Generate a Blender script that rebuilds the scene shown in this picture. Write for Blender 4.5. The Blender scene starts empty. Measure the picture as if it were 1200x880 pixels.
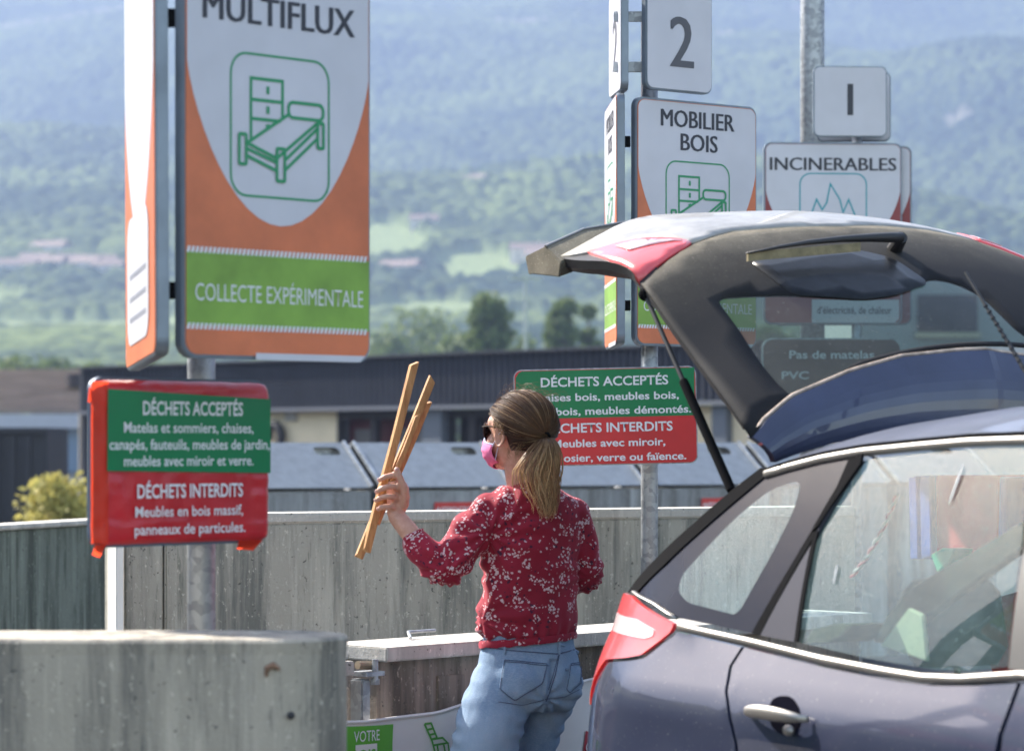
import bpy, bmesh, math, random
import numpy as np
from mathutils import Vector, Matrix, noise
from mathutils.bvhtree import BVHTree
from mathutils.geometry import delaunay_2d_cdt, tessellate_polygon
random.seed(7)
RNG = np.random.default_rng(11)
S = bpy.context.scene
COL = S.collection
# ------------------------------------------------------------ camera, light, exposure
F = 3333.0           # focal length in photo pixels (1200 wide)
HZ = 520.0           # photo row of the horizon
CZ = 1.55            # eye height
cam_d = bpy.data.cameras.new('camera'); cam = bpy.data.objects.new('camera', cam_d); COL.objects.link(cam)
cam.location = (0, 0, CZ); cam.rotation_euler = (math.pi/2, 0, 0)
cam_d.sensor_width = 36; cam_d.lens = 100; cam_d.shift_y = (HZ-440)/1200
cam_d.clip_start = .1; cam_d.clip_end = 20000
cam_d.dof.use_dof = True; cam_d.dof.focus_distance = 8.7; cam_d.dof.aperture_fstop = 4.6
S.camera = cam
SUN = Vector((-.78, .63, .0)).normalized(); EL = math.radians(40)
SUN = Vector((SUN.x*math.cos(EL), SUN.y*math.cos(EL), math.sin(EL)))
w = bpy.data.worlds.new('World'); S.world = w; w.use_nodes = True
nt = w.node_tree; nt.nodes.clear()
sky = nt.nodes.new('ShaderNodeTexSky'); sky.sky_type = 'NISHITA'; sky.sun_disc = False
sky.sun_elevation = EL; sky.sun_rotation = math.atan2(SUN.x, SUN.y)
sky.air_density = 1.0; sky.dust_density = 2.0; sky.altitude = 400
bg = nt.nodes.new('ShaderNodeBackground'); bg.inputs[1].default_value = .15
wo = nt.nodes.new('ShaderNodeOutputWorld')
tm = nt.nodes.new('ShaderNodeMix'); tm.data_type = 'RGBA'; tm.blend_type = 'MULTIPLY'; tm.inputs[0].default_value = 1
tm.inputs[7].default_value = (1.0, .88, .72, 1)   # warm camera white balance
nt.links.new(sky.outputs[0], tm.inputs[6]); nt.links.new(tm.outputs[2], bg.inputs[0]); nt.links.new(bg.outputs[0], wo.inputs[0])
sl = bpy.data.lights.new('sun', 'SUN'); sl.energy = 5.0; sl.angle = math.radians(.5); sl.color = (1, .95, .86)
so = bpy.data.objects.new('sun', sl); COL.objects.link(so); so.rotation_euler = SUN.to_track_quat('Z', 'Y').to_euler()
S.view_settings.view_transform = 'Standard'; S.view_settings.look = 'None'
S.view_settings.exposure = 2.12; S.view_settings.gamma = 1
S.cycles.use_denoising = True
S.cycles.volume_bounces = 2; S.cycles.max_bounces = 10; S.cycles.transparent_max_bounces = 24
S.cycles.caustics_reflective = False; S.cycles.caustics_refractive = False

def at(px, py, Y):
    return Vector(((px-600)*Y/F, Y, CZ+(HZ-py)*Y/F))

# ------------------------------------------------------------ materials
MATS = {}
def mat(name, col, rough=.6, metal=0, var=0, vscale=8, vstretch=(1,1,1), col2=None, bump=0, bscale=60, spec=.5,
        coat=0, trans=0, hook=None, sss=0, emis=None, bstretch=(1,1,1)):
    if name in MATS: return MATS[name]
    m = bpy.data.materials.new(name); m.use_nodes = True; MATS[name] = m
    N = m.node_tree.nodes; L = m.node_tree.links; b = N['Principled BSDF']
    b.inputs['Base Color'].default_value = (*col, 1); b.inputs['Roughness'].default_value = rough
    b.inputs['Metallic'].default_value = metal; b.inputs['Specular IOR Level'].default_value = spec
    b.inputs['Coat Weight'].default_value = coat; b.inputs['Coat Roughness'].default_value = .04
    if sss:
        b.inputs['Subsurface Weight'].default_value = sss; b.inputs['Subsurface Radius'].default_value = (.01,.004,.002)
        b.inputs['Subsurface Scale'].default_value = .6
    tc = N.new('ShaderNodeTexCoord')
    def noise_tex(scale, stretch, detail=5, rough_=.6):
        mp = N.new('ShaderNodeMapping'); mp.inputs['Scale'].default_value = stretch
        L.new(tc.outputs['Object'], mp.inputs[0])
        n = N.new('ShaderNodeTexNoise'); n.inputs['Scale'].default_value = scale; n.inputs['Detail'].default_value = detail
        n.inputs['Roughness'].default_value = rough_
        L.new(mp.outputs[0], n.inputs['Vector']); return n
    last = None
    if col2 is not None or var:
        n = noise_tex(vscale, vstretch)
        r = N.new('ShaderNodeValToRGB')
        c2 = col2 if col2 is not None else tuple(c*(1-var) for c in col)
        c1 = col if col2 is not None else tuple(min(1, c*(1+var)) for c in col)
        r.color_ramp.elements[0].position = .33; r.color_ramp.elements[1].position = .67
        r.color_ramp.elements[0].color = (*c2, 1); r.color_ramp.elements[1].color = (*c1, 1)
        L.new(n.outputs[0], r.inputs[0]); L.new(r.outputs[0], b.inputs['Base Color']); last = r.outputs[0]
    if bump:
        n2 = noise_tex(bscale, bstretch, 6)
        bp = N.new('ShaderNodeBump'); bp.inputs['Strength'].default_value = bump; bp.inputs['Distance'].default_value = .004
        L.new(n2.outputs[0], bp.inputs['Height']); L.new(bp.outputs[0], b.inputs['Normal'])
    if emis: b.inputs['Emission Color'].default_value = (*emis, 1); b.inputs['Emission Strength'].default_value = 1
    if hook: hook(N, L, b, tc, last, noise_tex)
    return m

def mixc(N, L, fac, a, b_, mode='MIX'):
    mx = N.new('ShaderNodeMix'); mx.data_type = 'RGBA'; mx.blend_type = mode
    for sock, v in ((mx.inputs[0], fac), (mx.inputs[6], a), (mx.inputs[7], b_)):
        if hasattr(v, 'is_output'): L.new(v, sock)
        elif isinstance(v, tuple): sock.default_value = (*v, 1)
        else: sock.default_value = v
    return mx.outputs[2]
def ramp(N, L, src, stops):
    r = N.new('ShaderNodeValToRGB'); e = r.color_ramp.elements
    while len(e) < len(stops): e.new(.5)
    for i, (p, c) in enumerate(stops): e[i].position = p; e[i].color = (*c, 1) if isinstance(c, tuple) else (c, c, c, 1)
    L.new(src, r.inputs[0]); return r.outputs[0]

def concrete(name, a, b_, streak, sa=.75, algae=(.10,.13,.10)):
    def hook(N, L, b, tc, last, nz):
        big = nz(1.6, (1, 1, .7), 6)
        c = ramp(N, L, big.outputs[0], [(.32, b_), (.66, a)])
        st = nz(9, (1, 1, .09), 5, .7)
        f = ramp(N, L, st.outputs[0], [(.46, 0.0), (.62, 1.0)])
        m1 = N.new('ShaderNodeMath'); m1.operation = 'MULTIPLY'; m1.inputs[1].default_value = sa
        L.new(f, m1.inputs[0])
        c = mixc(N, L, m1.outputs[0], c, streak)
        st2 = nz(26, (1, 1, .12), 6, .75)
        f2 = ramp(N, L, st2.outputs[0], [(.56, 0.0), (.66, .7)])
        c = mixc(N, L, f2, c, algae)
        st3 = nz(13, (1, 1, .07), 4, .6)
        f5 = ramp(N, L, st3.outputs[0], [(.54, 0.0), (.66, .75)])
        c = mixc(N, L, f5, c, tuple(min(1, x*1.3) for x in a))
        pit = nz(70, (1, 1, .6), 4, .8)
        f3 = ramp(N, L, pit.outputs[0], [(.60, 0.0), (.66, .8)])
        c = mixc(N, L, f3, c, tuple(min(1, x*1.5) for x in a))
        pit2 = nz(45, (1, 1, 1), 3, .7)
        f4 = ramp(N, L, pit2.outputs[0], [(.30, .85), (.36, 0.0)])
        c = mixc(N, L, f4, c, (.05,.05,.045))
        L.new(c, b.inputs['Base Color'])
    return mat(name, a, .9, bump=.5, bscale=90, hook=hook)

M_near = concrete('concrete_warm', (.44,.385,.31), (.32,.28,.222), (.13,.12,.105), .9, (.13,.125,.11))
M_back = concrete('concrete_green', (.42,.395,.335), (.30,.28,.235), (.13,.135,.12), .85, (.11,.12,.095))
M_dark = concrete('concrete_mossy', (.20,.22,.175), (.125,.14,.11), (.065,.072,.055), .9, (.05,.06,.045))
M_cap = concrete('concrete_cap', (.52,.49,.44), (.42,.40,.36), (.30,.28,.25), .4, (.2,.19,.17))
M_wood_c = concrete('board_marked_concrete', (.30,.25,.205), (.20,.165,.135), (.10,.085,.07), .9, (.28,.26,.24))

def galv_hook(N, L, b, tc, last, nz):
    v = N.new('ShaderNodeTexVoronoi'); v.inputs['Scale'].default_value = 55; L.new(tc.outputs['Object'], v.inputs['Vector'])
    c = ramp(N, L, v.outputs['Color'], [(.2, (.30,.32,.35)), (.8, (.50,.53,.56))])
    n = nz(6, (1,1,.3)); c = mixc(N, L, ramp(N, L, n.outputs[0], [(.4, 0.0), (.75, .5)]), c, (.22,.21,.2))
    L.new(c, b.inputs['Base Color'])
M_galv = mat('galvanised_steel', (.42,.44,.47), .5, .55, hook=galv_hook)
M_frame = mat('grey_metal_frame', (.20,.235,.28), .45, .5, var=.15)
M_signwhite = mat('sign_white', (.58,.575,.62), .35, var=.06, vscale=4, bump=.15, bscale=9)
M_orange = mat('sign_orange', (.62,.165,.065), .35, var=.14, vscale=6, bump=.15, bscale=9)
M_lime = mat('sign_lime_green', (.20,.36,.05), .35, var=.18, vscale=6, bump=.15, bscale=9)
M_green = mat('sign_green', (.0,.17,.055), .35, var=.1, vscale=5)
M_red = mat('sign_red', (.55,.028,.03), .35, var=.12, vscale=5)
M_icon = mat('print_green', (.02,.27,.11), .4)
M_teal = mat('print_teal', (.01,.30,.36), .4)
M_black = mat('print_black', (.035,.037,.05), .5)
M_num = mat('print_grey', (.09,.09,.105), .45)
M_white = mat('print_white', (.72,.72,.74), .45)
M_maroon = mat('sign_maroon', (.25,.035,.04), .4)
M_brown = mat('sign_brown', (.10,.055,.04), .4)
M_gasket = mat('black_rubber', (.008,.008,.009), .95, spec=.05)
M_redfilm = mat('red_film', (.50,.022,.028), .28, coat=.3, var=.12, vscale=7, bump=.5, bscale=14)
def flap_hook(N, L, b, tc, last, nz):
    t = N.new('ShaderNodeBsdfTranslucent'); t.inputs[0].default_value = (.9,.08,.03,1)
    mx = N.new('ShaderNodeMixShader'); mx.inputs[0].default_value = .6
    out = [n for n in N if n.type == 'OUTPUT_MATERIAL'][0]
    L.new(b.outputs[0], mx.inputs[1]); L.new(t.outputs[0], mx.inputs[2]); L.new(mx.outputs[0], out.inputs[0])
M_flap = mat('red_translucent_film', (.75,.06,.03), .3, hook=flap_hook)

# ------------------------------------------------------------ mesh helpers
def link(name, me, m, parent=None, smooth=False, kind=None, label=None):
    o = bpy.data.objects.new(name, me); COL.objects.link(o)
    if m is not None:
        for mm in (m if isinstance(m, (list, tuple)) else [m]): me.materials.append(mm)
    if smooth: me.shade_smooth()
    if parent is not None:
        o.parent = parent; o.matrix_parent_inverse = Matrix.Translation(-abs_loc(parent))
    if kind: o['kind'] = kind
    if label: o['label'] = label
    return o
def abs_loc(o):
    if o.name.startswith('raised_hatch'): return Vector(o.location)
    p = Vector(o.location)
    return p if o.type == 'EMPTY' else Vector((0, 0, 0))
def thing(name, label, cat, loc=(0,0,0), group=None):
    o = bpy.data.objects.new(name, None); COL.objects.link(o); o.location = loc; o.empty_display_size = .1
    return tag(o, label, cat, group)
def tag(o, label, cat, group=None):
    o['label'] = label; o['category'] = cat
    if group: o['group'] = group
    return o
class MB:
    def __init__(s): s.v = []; s.f = []; s.mi = []
    def quad(s, *p, mi=0):
        n = len(s.v); s.v += [tuple(q) for q in p]; s.f.append(tuple(range(n, n+len(p)))); s.mi.append(mi); return s
    def box(s, c, size, ax=None, taper=1):
        c = Vector(c); ax = ax or (Vector((1,0,0)), Vector((0,1,0)), Vector((0,0,1)))
        h = [d/2 for d in size]; n = len(s.v)
        for k in (-1, 1):
            for (i, j) in ((-1,-1),(1,-1),(1,1),(-1,1)):
                t = taper if k > 0 else 1
                s.v.append(tuple(c+ax[0]*(i*h[0]*t)+ax[1]*(j*h[1]*t)+ax[2]*(k*h[2])))
        for f in ((3,2,1,0),(4,5,6,7),(0,1,5,4),(1,2,6,5),(2,3,7,6),(3,0,4,7)):
            s.f.append(tuple(n+i for i in f)); s.mi.append(0)
        return s
    def loft(s, rings, close=True, cap=True):
        n0 = len(s.v); k = len(rings[0])
        for r in rings: s.v += [tuple(p) for p in r]
        for i in range(len(rings)-1):
            for j in range(k if close else k-1):
                a = n0+i*k+j; b_ = n0+i*k+(j+1) % k
                s.f.append((a, b_, b_+k, a+k)); s.mi.append(0)
        if cap and close:
            s.f.append(tuple(n0+j for j in reversed(range(k)))); s.mi.append(0)
            e = n0+(len(rings)-1)*k
            s.f.append(tuple(e+j for j in range(k))); s.mi.append(0)
        return s
    def tube(s, pts, r, n=10, cap=True, sq=None):
        pts = [Vector(p) for p in pts]; rr = r if isinstance(r, (list, tuple)) else [r]*len(pts)
        up = None; rings = []
        for i, p in enumerate(pts):
            d = (pts[min(i+1, len(pts)-1)]-pts[max(i-1, 0)]).normalized()
            if up is None:
                up = Vector((0,0,1)) if abs(d.z) < .9 else Vector((1,0,0))
            sx = d.cross(up).normalized(); up = sx.cross(d).normalized()
            a = b_ = rr[i]
            rings.append([p+sx*(math.cos(2*math.pi*j/n)*a)+up*(math.sin(2*math.pi*j/n)*a) for j in range(n)])
        return s.loft(rings, True, cap)
    def ball(s, c, r, n=12, m=8, ax=None):
        c = Vector(c); r = r if isinstance(r, (list, tuple)) else (r, r, r)
        ax = ax or (Vector((1,0,0)), Vector((0,1,0)), Vector((0,0,1)))
        rings = []
        for i in range(m+1):
            t = math.pi*(i+.0)/m; t = min(max(t, .03), math.pi-.03)
            rings.append([c+ax[0]*(r[0]*math.sin(t)*math.cos(2*math.pi*j/n))+ax[1]*(r[1]*math.sin(t)*math.sin(2*math.pi*j/n))-ax[2]*(r[2]*math.cos(t)) for j in range(n)])
        return s.loft(rings)
    def grid(s, fn, nu, nv):
        n0 = len(s.v)
        for i in range(nu+1):
            for j in range(nv+1): s.v.append(tuple(fn(i/nu, j/nv)))
        for i in range(nu):
            for j in range(nv):
                a = n0+i*(nv+1)+j; s.f.append((a, a+1, a+nv+2, a+nv+1)); s.mi.append(0)
        return s
    def mesh(s, name):
        me = bpy.data.meshes.new(name); me.from_pydata(s.v, [], s.f)
        if any(s.mi): me.polygons.foreach_set('material_index', s.mi)
        me.update(); return me
    def build(s, name, m, parent=None, smooth=False, kind=None, label=None, fixn=False, bevel=0):
        me = s.mesh(name)
        if fixn or bevel:
            bm = bmesh.new(); bm.from_mesh(me)
            bmesh.ops.recalc_face_normals(bm, faces=bm.faces)
            if bevel:
                es = [e for e in bm.edges if len(e.link_faces) == 2 and e.calc_face_angle(0) > .6]
                bmesh.ops.bevel(bm, geom=es, offset=bevel, segments=2, affect='EDGES', clamp_overlap=True)
            bm.to_mesh(me); bm.free()
        return link(name, me, m, parent, smooth, kind, label)

def remesh(mb, name, voxel, smooth=6, fac=.5):
    me = mb.mesh(name+'_tmp'); bm_ = bmesh.new(); bm_.from_mesh(me); bmesh.ops.recalc_face_normals(bm_, faces=bm_.faces); bm_.to_mesh(me); bm_.free(); o = bpy.data.objects.new('tmp', me); COL.objects.link(o)
    r = o.modifiers.new('r', 'REMESH'); r.mode = 'VOXEL'; r.voxel_size = voxel; r.use_smooth_shade = True
    if smooth:
        sm = o.modifiers.new('s', 'SMOOTH'); sm.factor = fac; sm.iterations = smooth
    dg = bpy.context.evaluated_depsgraph_get()
    out = bpy.data.meshes.new_from_object(o.evaluated_get(dg)); out.name = name
    bpy.data.objects.remove(o); bpy.data.meshes.remove(me)
    return out
def displace(me, fn):
    n = len(me.vertices); nor = [Vector(v.normal) for v in me.vertices]
    for i, v in enumerate(me.vertices):
        v.co = v.co + nor[i]*fn(v.co, nor[i])
    me.update()

# flat frame on a sign: origin = bottom-left of the face, ux along it, n outward
class Plane:
    def __init__(s, O, yaw, tilt=0):
        s.O = Vector(O); a = math.radians(yaw); t = math.radians(tilt)
        base = Vector((math.cos(a), math.sin(a), 0)); s.n = Vector((math.sin(a), -math.cos(a), 0))
        s.ux = base*math.cos(t)+Vector((0,0,1))*math.sin(t); s.uy = -base*math.sin(t)+Vector((0,0,1))*math.cos(t)
        s.ax = (s.ux, s.uy, s.n)
    def p(s, x, y, h=0): return s.O+s.ux*x+s.uy*y+s.n*h
def rrect(x0, y0, x1, y1, r, n=6, corners=(1,1,1,1)):
    pts = []
    for (cx, cy, a0, k) in ((x1-r, y0+r, -90, 0), (x1-r, y1-r, 0, 1), (x0+r, y1-r, 90, 2), (x0+r, y0+r, 180, 3)):
        if corners[k] and r > 0:
            for i in range(n+1):
                a = math.radians(a0+90*i/n); pts.append((cx+r*math.cos(a), cy+r*math.sin(a)))
        else:
            pts.append([(x1, y0), (x1, y1), (x0, y1), (x0, y0)][k])
    return pts
def plate(pl, poly, h0, h1, name, m, parent, bevel=0, label=None):
    mb = MB(); mb.loft([[pl.p(x, y, h0) for x, y in poly], [pl.p(x, y, h1) for x, y in poly]])
    return mb.build(name, m, parent, fixn=True, bevel=bevel, label=label)
def flat(pl, poly, h, name, m, parent, grid=None):
    co = [Vector((x, y, 0)) for x, y in poly]
    tris = tessellate_polygon([co])
    mb = MB(); mb.v = [tuple(pl.p(x, y, h)) for x, y in poly]
    for t in tris: mb.f.append(tuple(t)); mb.mi.append(0)
    me = mb.mesh(name)
    for p in me.polygons:
        if p.normal.dot(pl.n) < 0: p.flip()
    me.update()
    return link(name, me, m, parent)
def stroke(mb, pl, pts, wd, h, closed=False):
    P = [Vector(p).to_2d() if len(p) > 2 else Vector(p) for p in pts]; n = len(P); L_, R_ = [], []
    for i in range(n):
        if closed: a, b_, c = P[i-1], P[i], P[(i+1) % n]
        else: a, b_, c = P[max(i-1, 0)], P[i], P[min(i+1, n-1)]
        d1 = (b_-a).normalized() if (b_-a).length > 1e-9 else (c-b_).normalized()
        d2 = (c-b_).normalized() if (c-b_).length > 1e-9 else d1
        n1 = Vector((-d1.y, d1.x)); n2 = Vector((-d2.y, d2.x)); mm = (n1+n2)
        mm = mm.normalized() if mm.length > 1e-6 else n1
        k = wd/2/max(.4, mm.dot(n1)); L_.append(b_+mm*k); R_.append(b_-mm*k)
    m_ = n if closed else n-1; n0 = len(mb.v)
    for i in range(n): mb.v.append(tuple(pl.p(R_[i].x, R_[i].y, h))); mb.v.append(tuple(pl.p(L_[i].x, L_[i].y, h)))
    for i in range(m_):
        j = (i+1) % n; mb.f.append((n0+2*i, n0+2*j, n0+2*j+1, n0+2*i+1)); mb.mi.append(0)
def text(pl, s_, x0, x1, y0, cap, h, m, parent, bold=.02, name='lettering', fitw=True):
    """lettering whose baseline is y0, cap height cap, fitted between x0 and x1"""
    cu = bpy.data.curves.new('t', 'FONT'); cu.body = s_; cu.size = 1; cu.offset = bold; cu.resolution_u = 3
    o = bpy.data.objects.new('t', cu); COL.objects.link(o)
    dg = bpy.context.evaluated_depsgraph_get()
    me = bpy.data.meshes.new_from_object(o.evaluated_get(dg)); bpy.data.objects.remove(o); bpy.data.curves.remove(cu)
    xs = [v.co.x for v in me.vertices]; a, b_ = min(xs), max(xs)
    k = cap/.73; sx = (x1-x0)/(b_-a)
    for v in me.vertices:
        q = pl.p(x0+(v.co.x-a)*sx, y0+v.co.y*k, h); v.co = q
    me.name = name; me.update()
    return link(name, me, m, parent)
# ------------------------------------------------------------ terrain
def smooth_noise(X, Y, cell, seed):
    r = np.random.default_rng(seed); T = r.random((256, 256))
    gx = X/cell; gy = Y/cell; ix = np.floor(gx).astype(int); iy = np.floor(gy).astype(int)
    fx = gx-ix; fy = gy-iy; fx = fx*fx*(3-2*fx); fy = fy*fy*(3-2*fy)
    a = T[ix & 255, iy & 255]; b_ = T[(ix+1) & 255, iy & 255]; c = T[ix & 255, (iy+1) & 255]; d = T[(ix+1) & 255, (iy+1) & 255]
    return (a*(1-fx)+b_*fx)*(1-fy)+(c*(1-fx)+d*fx)*fy-.5
YK = [0, 330, 700, 1000, 1150, 1500, 2200, 2900, 3700, 4500, 5200]
ZK = [0, 0, 17, 43.5, 62, 100, 213, 367, 579, 800, 860]
FIELDS = [(-.160, 1075, .085, 105), (-.046, 1400, .018, 75), (-.012, 1320, .018, 50), (.075, 1400, .03, 70), (-.03, 1180, .028, 45),
          (-.20, 1250, .03, 50), (.14, 1250, .04, 60), (.03, 1700, .016, 60), (.19, 1150, .03, 70), (.02, 1130, .03, 35)]
def terr(X, Y):
    X = np.asarray(X, float); Y = np.asarray(Y, float)
    z = np.interp(Y+smooth_noise(X, Y, 300, 3)*160*np.clip((Y-900)/900, 0, 1), YK, ZK)
    k = np.clip((Y-900)/1200, 0, 1)
    z = z+k*(smooth_noise(X, Y, 520, 1)*110+smooth_noise(X+Y*.4, Y*.6, 210, 2)*60+smooth_noise(X, Y, 90, 5)*14)
    return z
def field_mask(X, Y):
    s_ = X/Y; m = np.zeros_like(X)
    wob = smooth_noise(X, Y, 45, 8)*.5+smooth_noise(X, Y, 18, 9)*.25
    for (sc, yc, sr, yr) in FIELDS:
        d = ((s_-sc)/sr)**2+((Y-yc)/yr)**2+wob
        m = np.maximum(m, (d < 1).astype(float))
    m = np.maximum(m, (Y < 640).astype(float))
    return m
def build_terrain():
    s0 = np.arange(-.235, .2351, .00125); out = np.array([.26,.3,.36,.45,.6,.8])
    sv = np.concatenate([-out[::-1], s0, out])
    Yv = np.concatenate([np.linspace(335, 900, 120), np.linspace(903, 1700, 260), np.linspace(1704, 5000, 620)])
    SS, YY = np.meshgrid(sv, Yv); XX = SS*YY
    Z = terr(XX, YY); fm = field_mask(XX, YY)
    cell = 7.0; gx = XX/cell; gy = YY/cell; ix = np.floor(gx).astype(int); iy = np.floor(gy).astype(int)
    r = np.random.default_rng(5); JX, JY, H, C = (r.random((512, 512)) for _ in range(4))
    best = np.full(XX.shape, 9.); hh = np.zeros(XX.shape); cc = np.zeros(XX.shape)
    for dx in (-1, 0, 1):
        for dy in (-1, 0, 1):
            a, b_ = (ix+dx) & 511, (iy+dy) & 511
            cx = ix+dx+JX[a, b_]; cy = iy+dy+JY[a, b_]
            d = np.hypot(gx-cx, gy-cy); rad = .55+.35*H[a, b_]
            v = d/rad; k = v < best; best = np.where(k, v, best); hh = np.where(k, H[a, b_], hh); cc = np.where(k, C[a, b_], cc)
    crown = np.sqrt(np.clip(1-best**2, 0, 1))*(3+6.5*hh)
    forest = (1-fm)
    clump = smooth_noise(XX, YY, 60, 21)
    nearf = .42+.58*np.clip((YY-1000)/900, 0, 1)
    Z = Z+(crown*(1+.6*clump)+4)*forest*nearf
    col = np.zeros(XX.shape+(4,)); col[..., 3] = 1
    big = smooth_noise(XX, YY, 140, 31)+smooth_noise(XX, YY, 45, 32)*.6+(cc-.5)*.75
    t = np.clip(big+.45, 0, 1)[..., None]
    dark = np.array([.018,.045,.028]); light = np.array([.155,.205,.065])
    f = dark*(1-t)+light*t
    g = np.array([.27,.335,.15])*(1+.35*smooth_noise(XX, YY, 160, 44)[..., None])
    rock = (smooth_noise(XX, YY, 75, 51) > .42) & (YY > 2300)
    f = np.where(rock[..., None], np.array([.26,.25,.2]), f)
    col[..., :3] = np.where(fm[..., None] > .5, g, f)
    n, m_ = XX.shape
    co = np.stack([XX, YY, Z], -1).reshape(-1, 3).astype(np.float32)
    I = np.arange(n*m_).reshape(n, m_)
    q = np.stack([I[:-1, :-1], I[:-1, 1:], I[1:, 1:], I[1:, :-1]], -1).reshape(-1, 4)
    me = bpy.data.meshes.new('hills'); me.vertices.add(len(co)); me.vertices.foreach_set('co', co.ravel())
    me.loops.add(q.size); me.loops.foreach_set('vertex_index', q.ravel().astype(np.int32))
    me.polygons.add(len(q)); me.polygons.foreach_set('loop_start', np.arange(0, q.size, 4, dtype=np.int32))
    me.update(calc_edges=True)
    a = me.color_attributes.new('tint', 'FLOAT_COLOR', 'POINT'); a.data.foreach_set('color', col.reshape(-1).astype(np.float32))
    def hook(N, L, b, tc, last, nz):
        v = N.new('ShaderNodeVertexColor'); v.layer_name = 'tint'
        n_ = nz(.35, (1,1,1)); c = mixc(N, L, .6, v.outputs[0], ramp(N, L, n_.outputs[0], [(.3, .35), (.7, 1.0)]), 'MULTIPLY')
        L.new(c, b.inputs['Base Color'])
    o = link('hills', me, mat('forest_and_fields', (.1,.15,.06), .95, spec=.1, hook=hook), kind='structure', smooth=True)
build_terrain()
g = MB(); g.quad((-4900,-250,0),(4900,-250,0),(4900,5000,0),(-4900,5000,0))
g.build('ground', mat('asphalt', (.055,.055,.058), .85, var=.25, vscale=.8, bump=.4, bscale=40), kind='structure')
fl = MB(); fl.quad((-900,105,.02),(900,105,.02),(900,345,.02),(-900,345,.02))
fl.build('meadow', mat('meadow_grass', (.10,.16,.045), .9, var=.3, vscale=.1), kind='structure')

# haze
hz = MB(); hz.box((0, 2375, 529), (9900, 5450, 1060))
ho = hz.build('haze', None, kind='stuff')
hm = bpy.data.materials.new('haze'); hm.use_nodes = True; hm.node_tree.nodes.clear()
pv = hm.node_tree.nodes.new('ShaderNodeVolumePrincipled'); pv.inputs['Color'].default_value = (.225,.29,.46,1)
pv.inputs['Density'].default_value = HAZE = .00044; pv.inputs['Anisotropy'].default_value = .25
mo = hm.node_tree.nodes.new('ShaderNodeOutputMaterial'); hm.node_tree.links.new(pv.outputs[0], mo.inputs['Volume'])
ho.data.materials.append(hm)

def added_bank():  # unseen bank, added to darken reflections in the car side
    mb = MB()
    def f(a, b_):
        y = -90+220*a; h = 24*math.sin(math.pi*b_*.5)**.8
        return Vector((-58-34*b_+5*noise.noise(Vector((y*.05, b_*3, 0))), y, h+4*noise.noise(Vector((y*.12, b_*5, 2)))*b_-.5))
    mb.grid(f, 90, 16)
    o = mb.build('added_bank', mat('added_bank_green', (.06,.09,.035), .95, var=.5, vscale=.4, bump=1, bscale=2), kind='structure', smooth=True)
added_bank()
# village houses
M_rw = mat('render_cream', (.78,.72,.64), .85, var=.08); M_tile = mat('roof_tile', (.24,.17,.14), .85, var=.2, vscale=3)
M_pane = mat('window_glass', (.06,.08,.10), .12, spec=.8)
def house(x, y, wd, dp, ht, yaw, label, group, roof=M_tile, wall=M_rw):
    z = float(terr(np.array([x]), np.array([y]))[0])-1
    t = thing('house', label, 'house', (x, y, z), group)
    a = math.radians(yaw); ax = (Vector((math.cos(a), math.sin(a), 0)), Vector((-math.sin(a), math.cos(a), 0)), Vector((0,0,1)))
    c = Vector((x, y, z))
    MB().box(c+ax[2]*(ht/2+1), (wd, dp, ht+2), ax).build('wall', wall, t)
    r = MB(); e = ht+2; hh = wd*.5+.5; dd = dp*.5+.6; pk = dp*.32
    P = lambda i, j, k: c+ax[0]*i+ax[1]*j+ax[2]*k
    r.loft([[P(-hh,-dd,e-.2), P(-hh,dd,e-.2), P(-hh,0,e+pk)], [P(hh,-dd,e-.2), P(hh,dd,e-.2), P(hh,0,e+pk)]])
    rf = r.build('roof', roof, t, fixn=True)
    MB().box(P(wd*.2, 1, e+pk*.9), (.8,.8,1.6), ax).build('chimney', wall, rf)
    for i in (-.3, 0, .3):
        for lv in (1.6, 4.2):
            if lv < ht: MB().box(P(wd*i, -dp/2-.03, 1+lv), (1.1,.1,1.3), ax).build('window', M_pane, t)
HS = [(42,314,0),(56,317,1),(82,314,0),(97,318,1),(113,315,1),(128,320,0),(60,300,1),(497,266,0),(470,322,1),(622,302,1),(634,309,0),(556,218,0),(20,319,1),(1160,250,1)]
HL = ['white village house at the left edge of the hillside hamlet','low house just right of the first white village house','pale house beside the middle gap of the hillside hamlet',
 'house with tiled roof in the middle of the hillside hamlet','long tiled house behind the tall orange sign edge','pale house at the right end of the hillside hamlet','small house standing above the hillside hamlet',
 'lone white house high on the slope right of the large orange sign','house by the light green field right of the large orange sign','tiled house on the slope left of the raised car hatch','pale house just below the raised car hatch corner',
 'tiny lone white building far up the forested slope','tiled house at the far left frame edge below the woods','tiny house on the slope at the far right above the car hatch']
for (px, py, k), lb in zip(HS, HL):
    v = HZ-py; ys = np.linspace(700, 4200, 700); xs = (px-600)/F*ys
    e = (terr(xs, ys)+3-CZ)/ys*F; i = int(np.argmax(e > v)); 
    house(float(xs[i]), float(ys[i]), 14+5*k, 9, 5.5, random.uniform(-30, 30), lb, 'houses on the far hillside')

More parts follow.
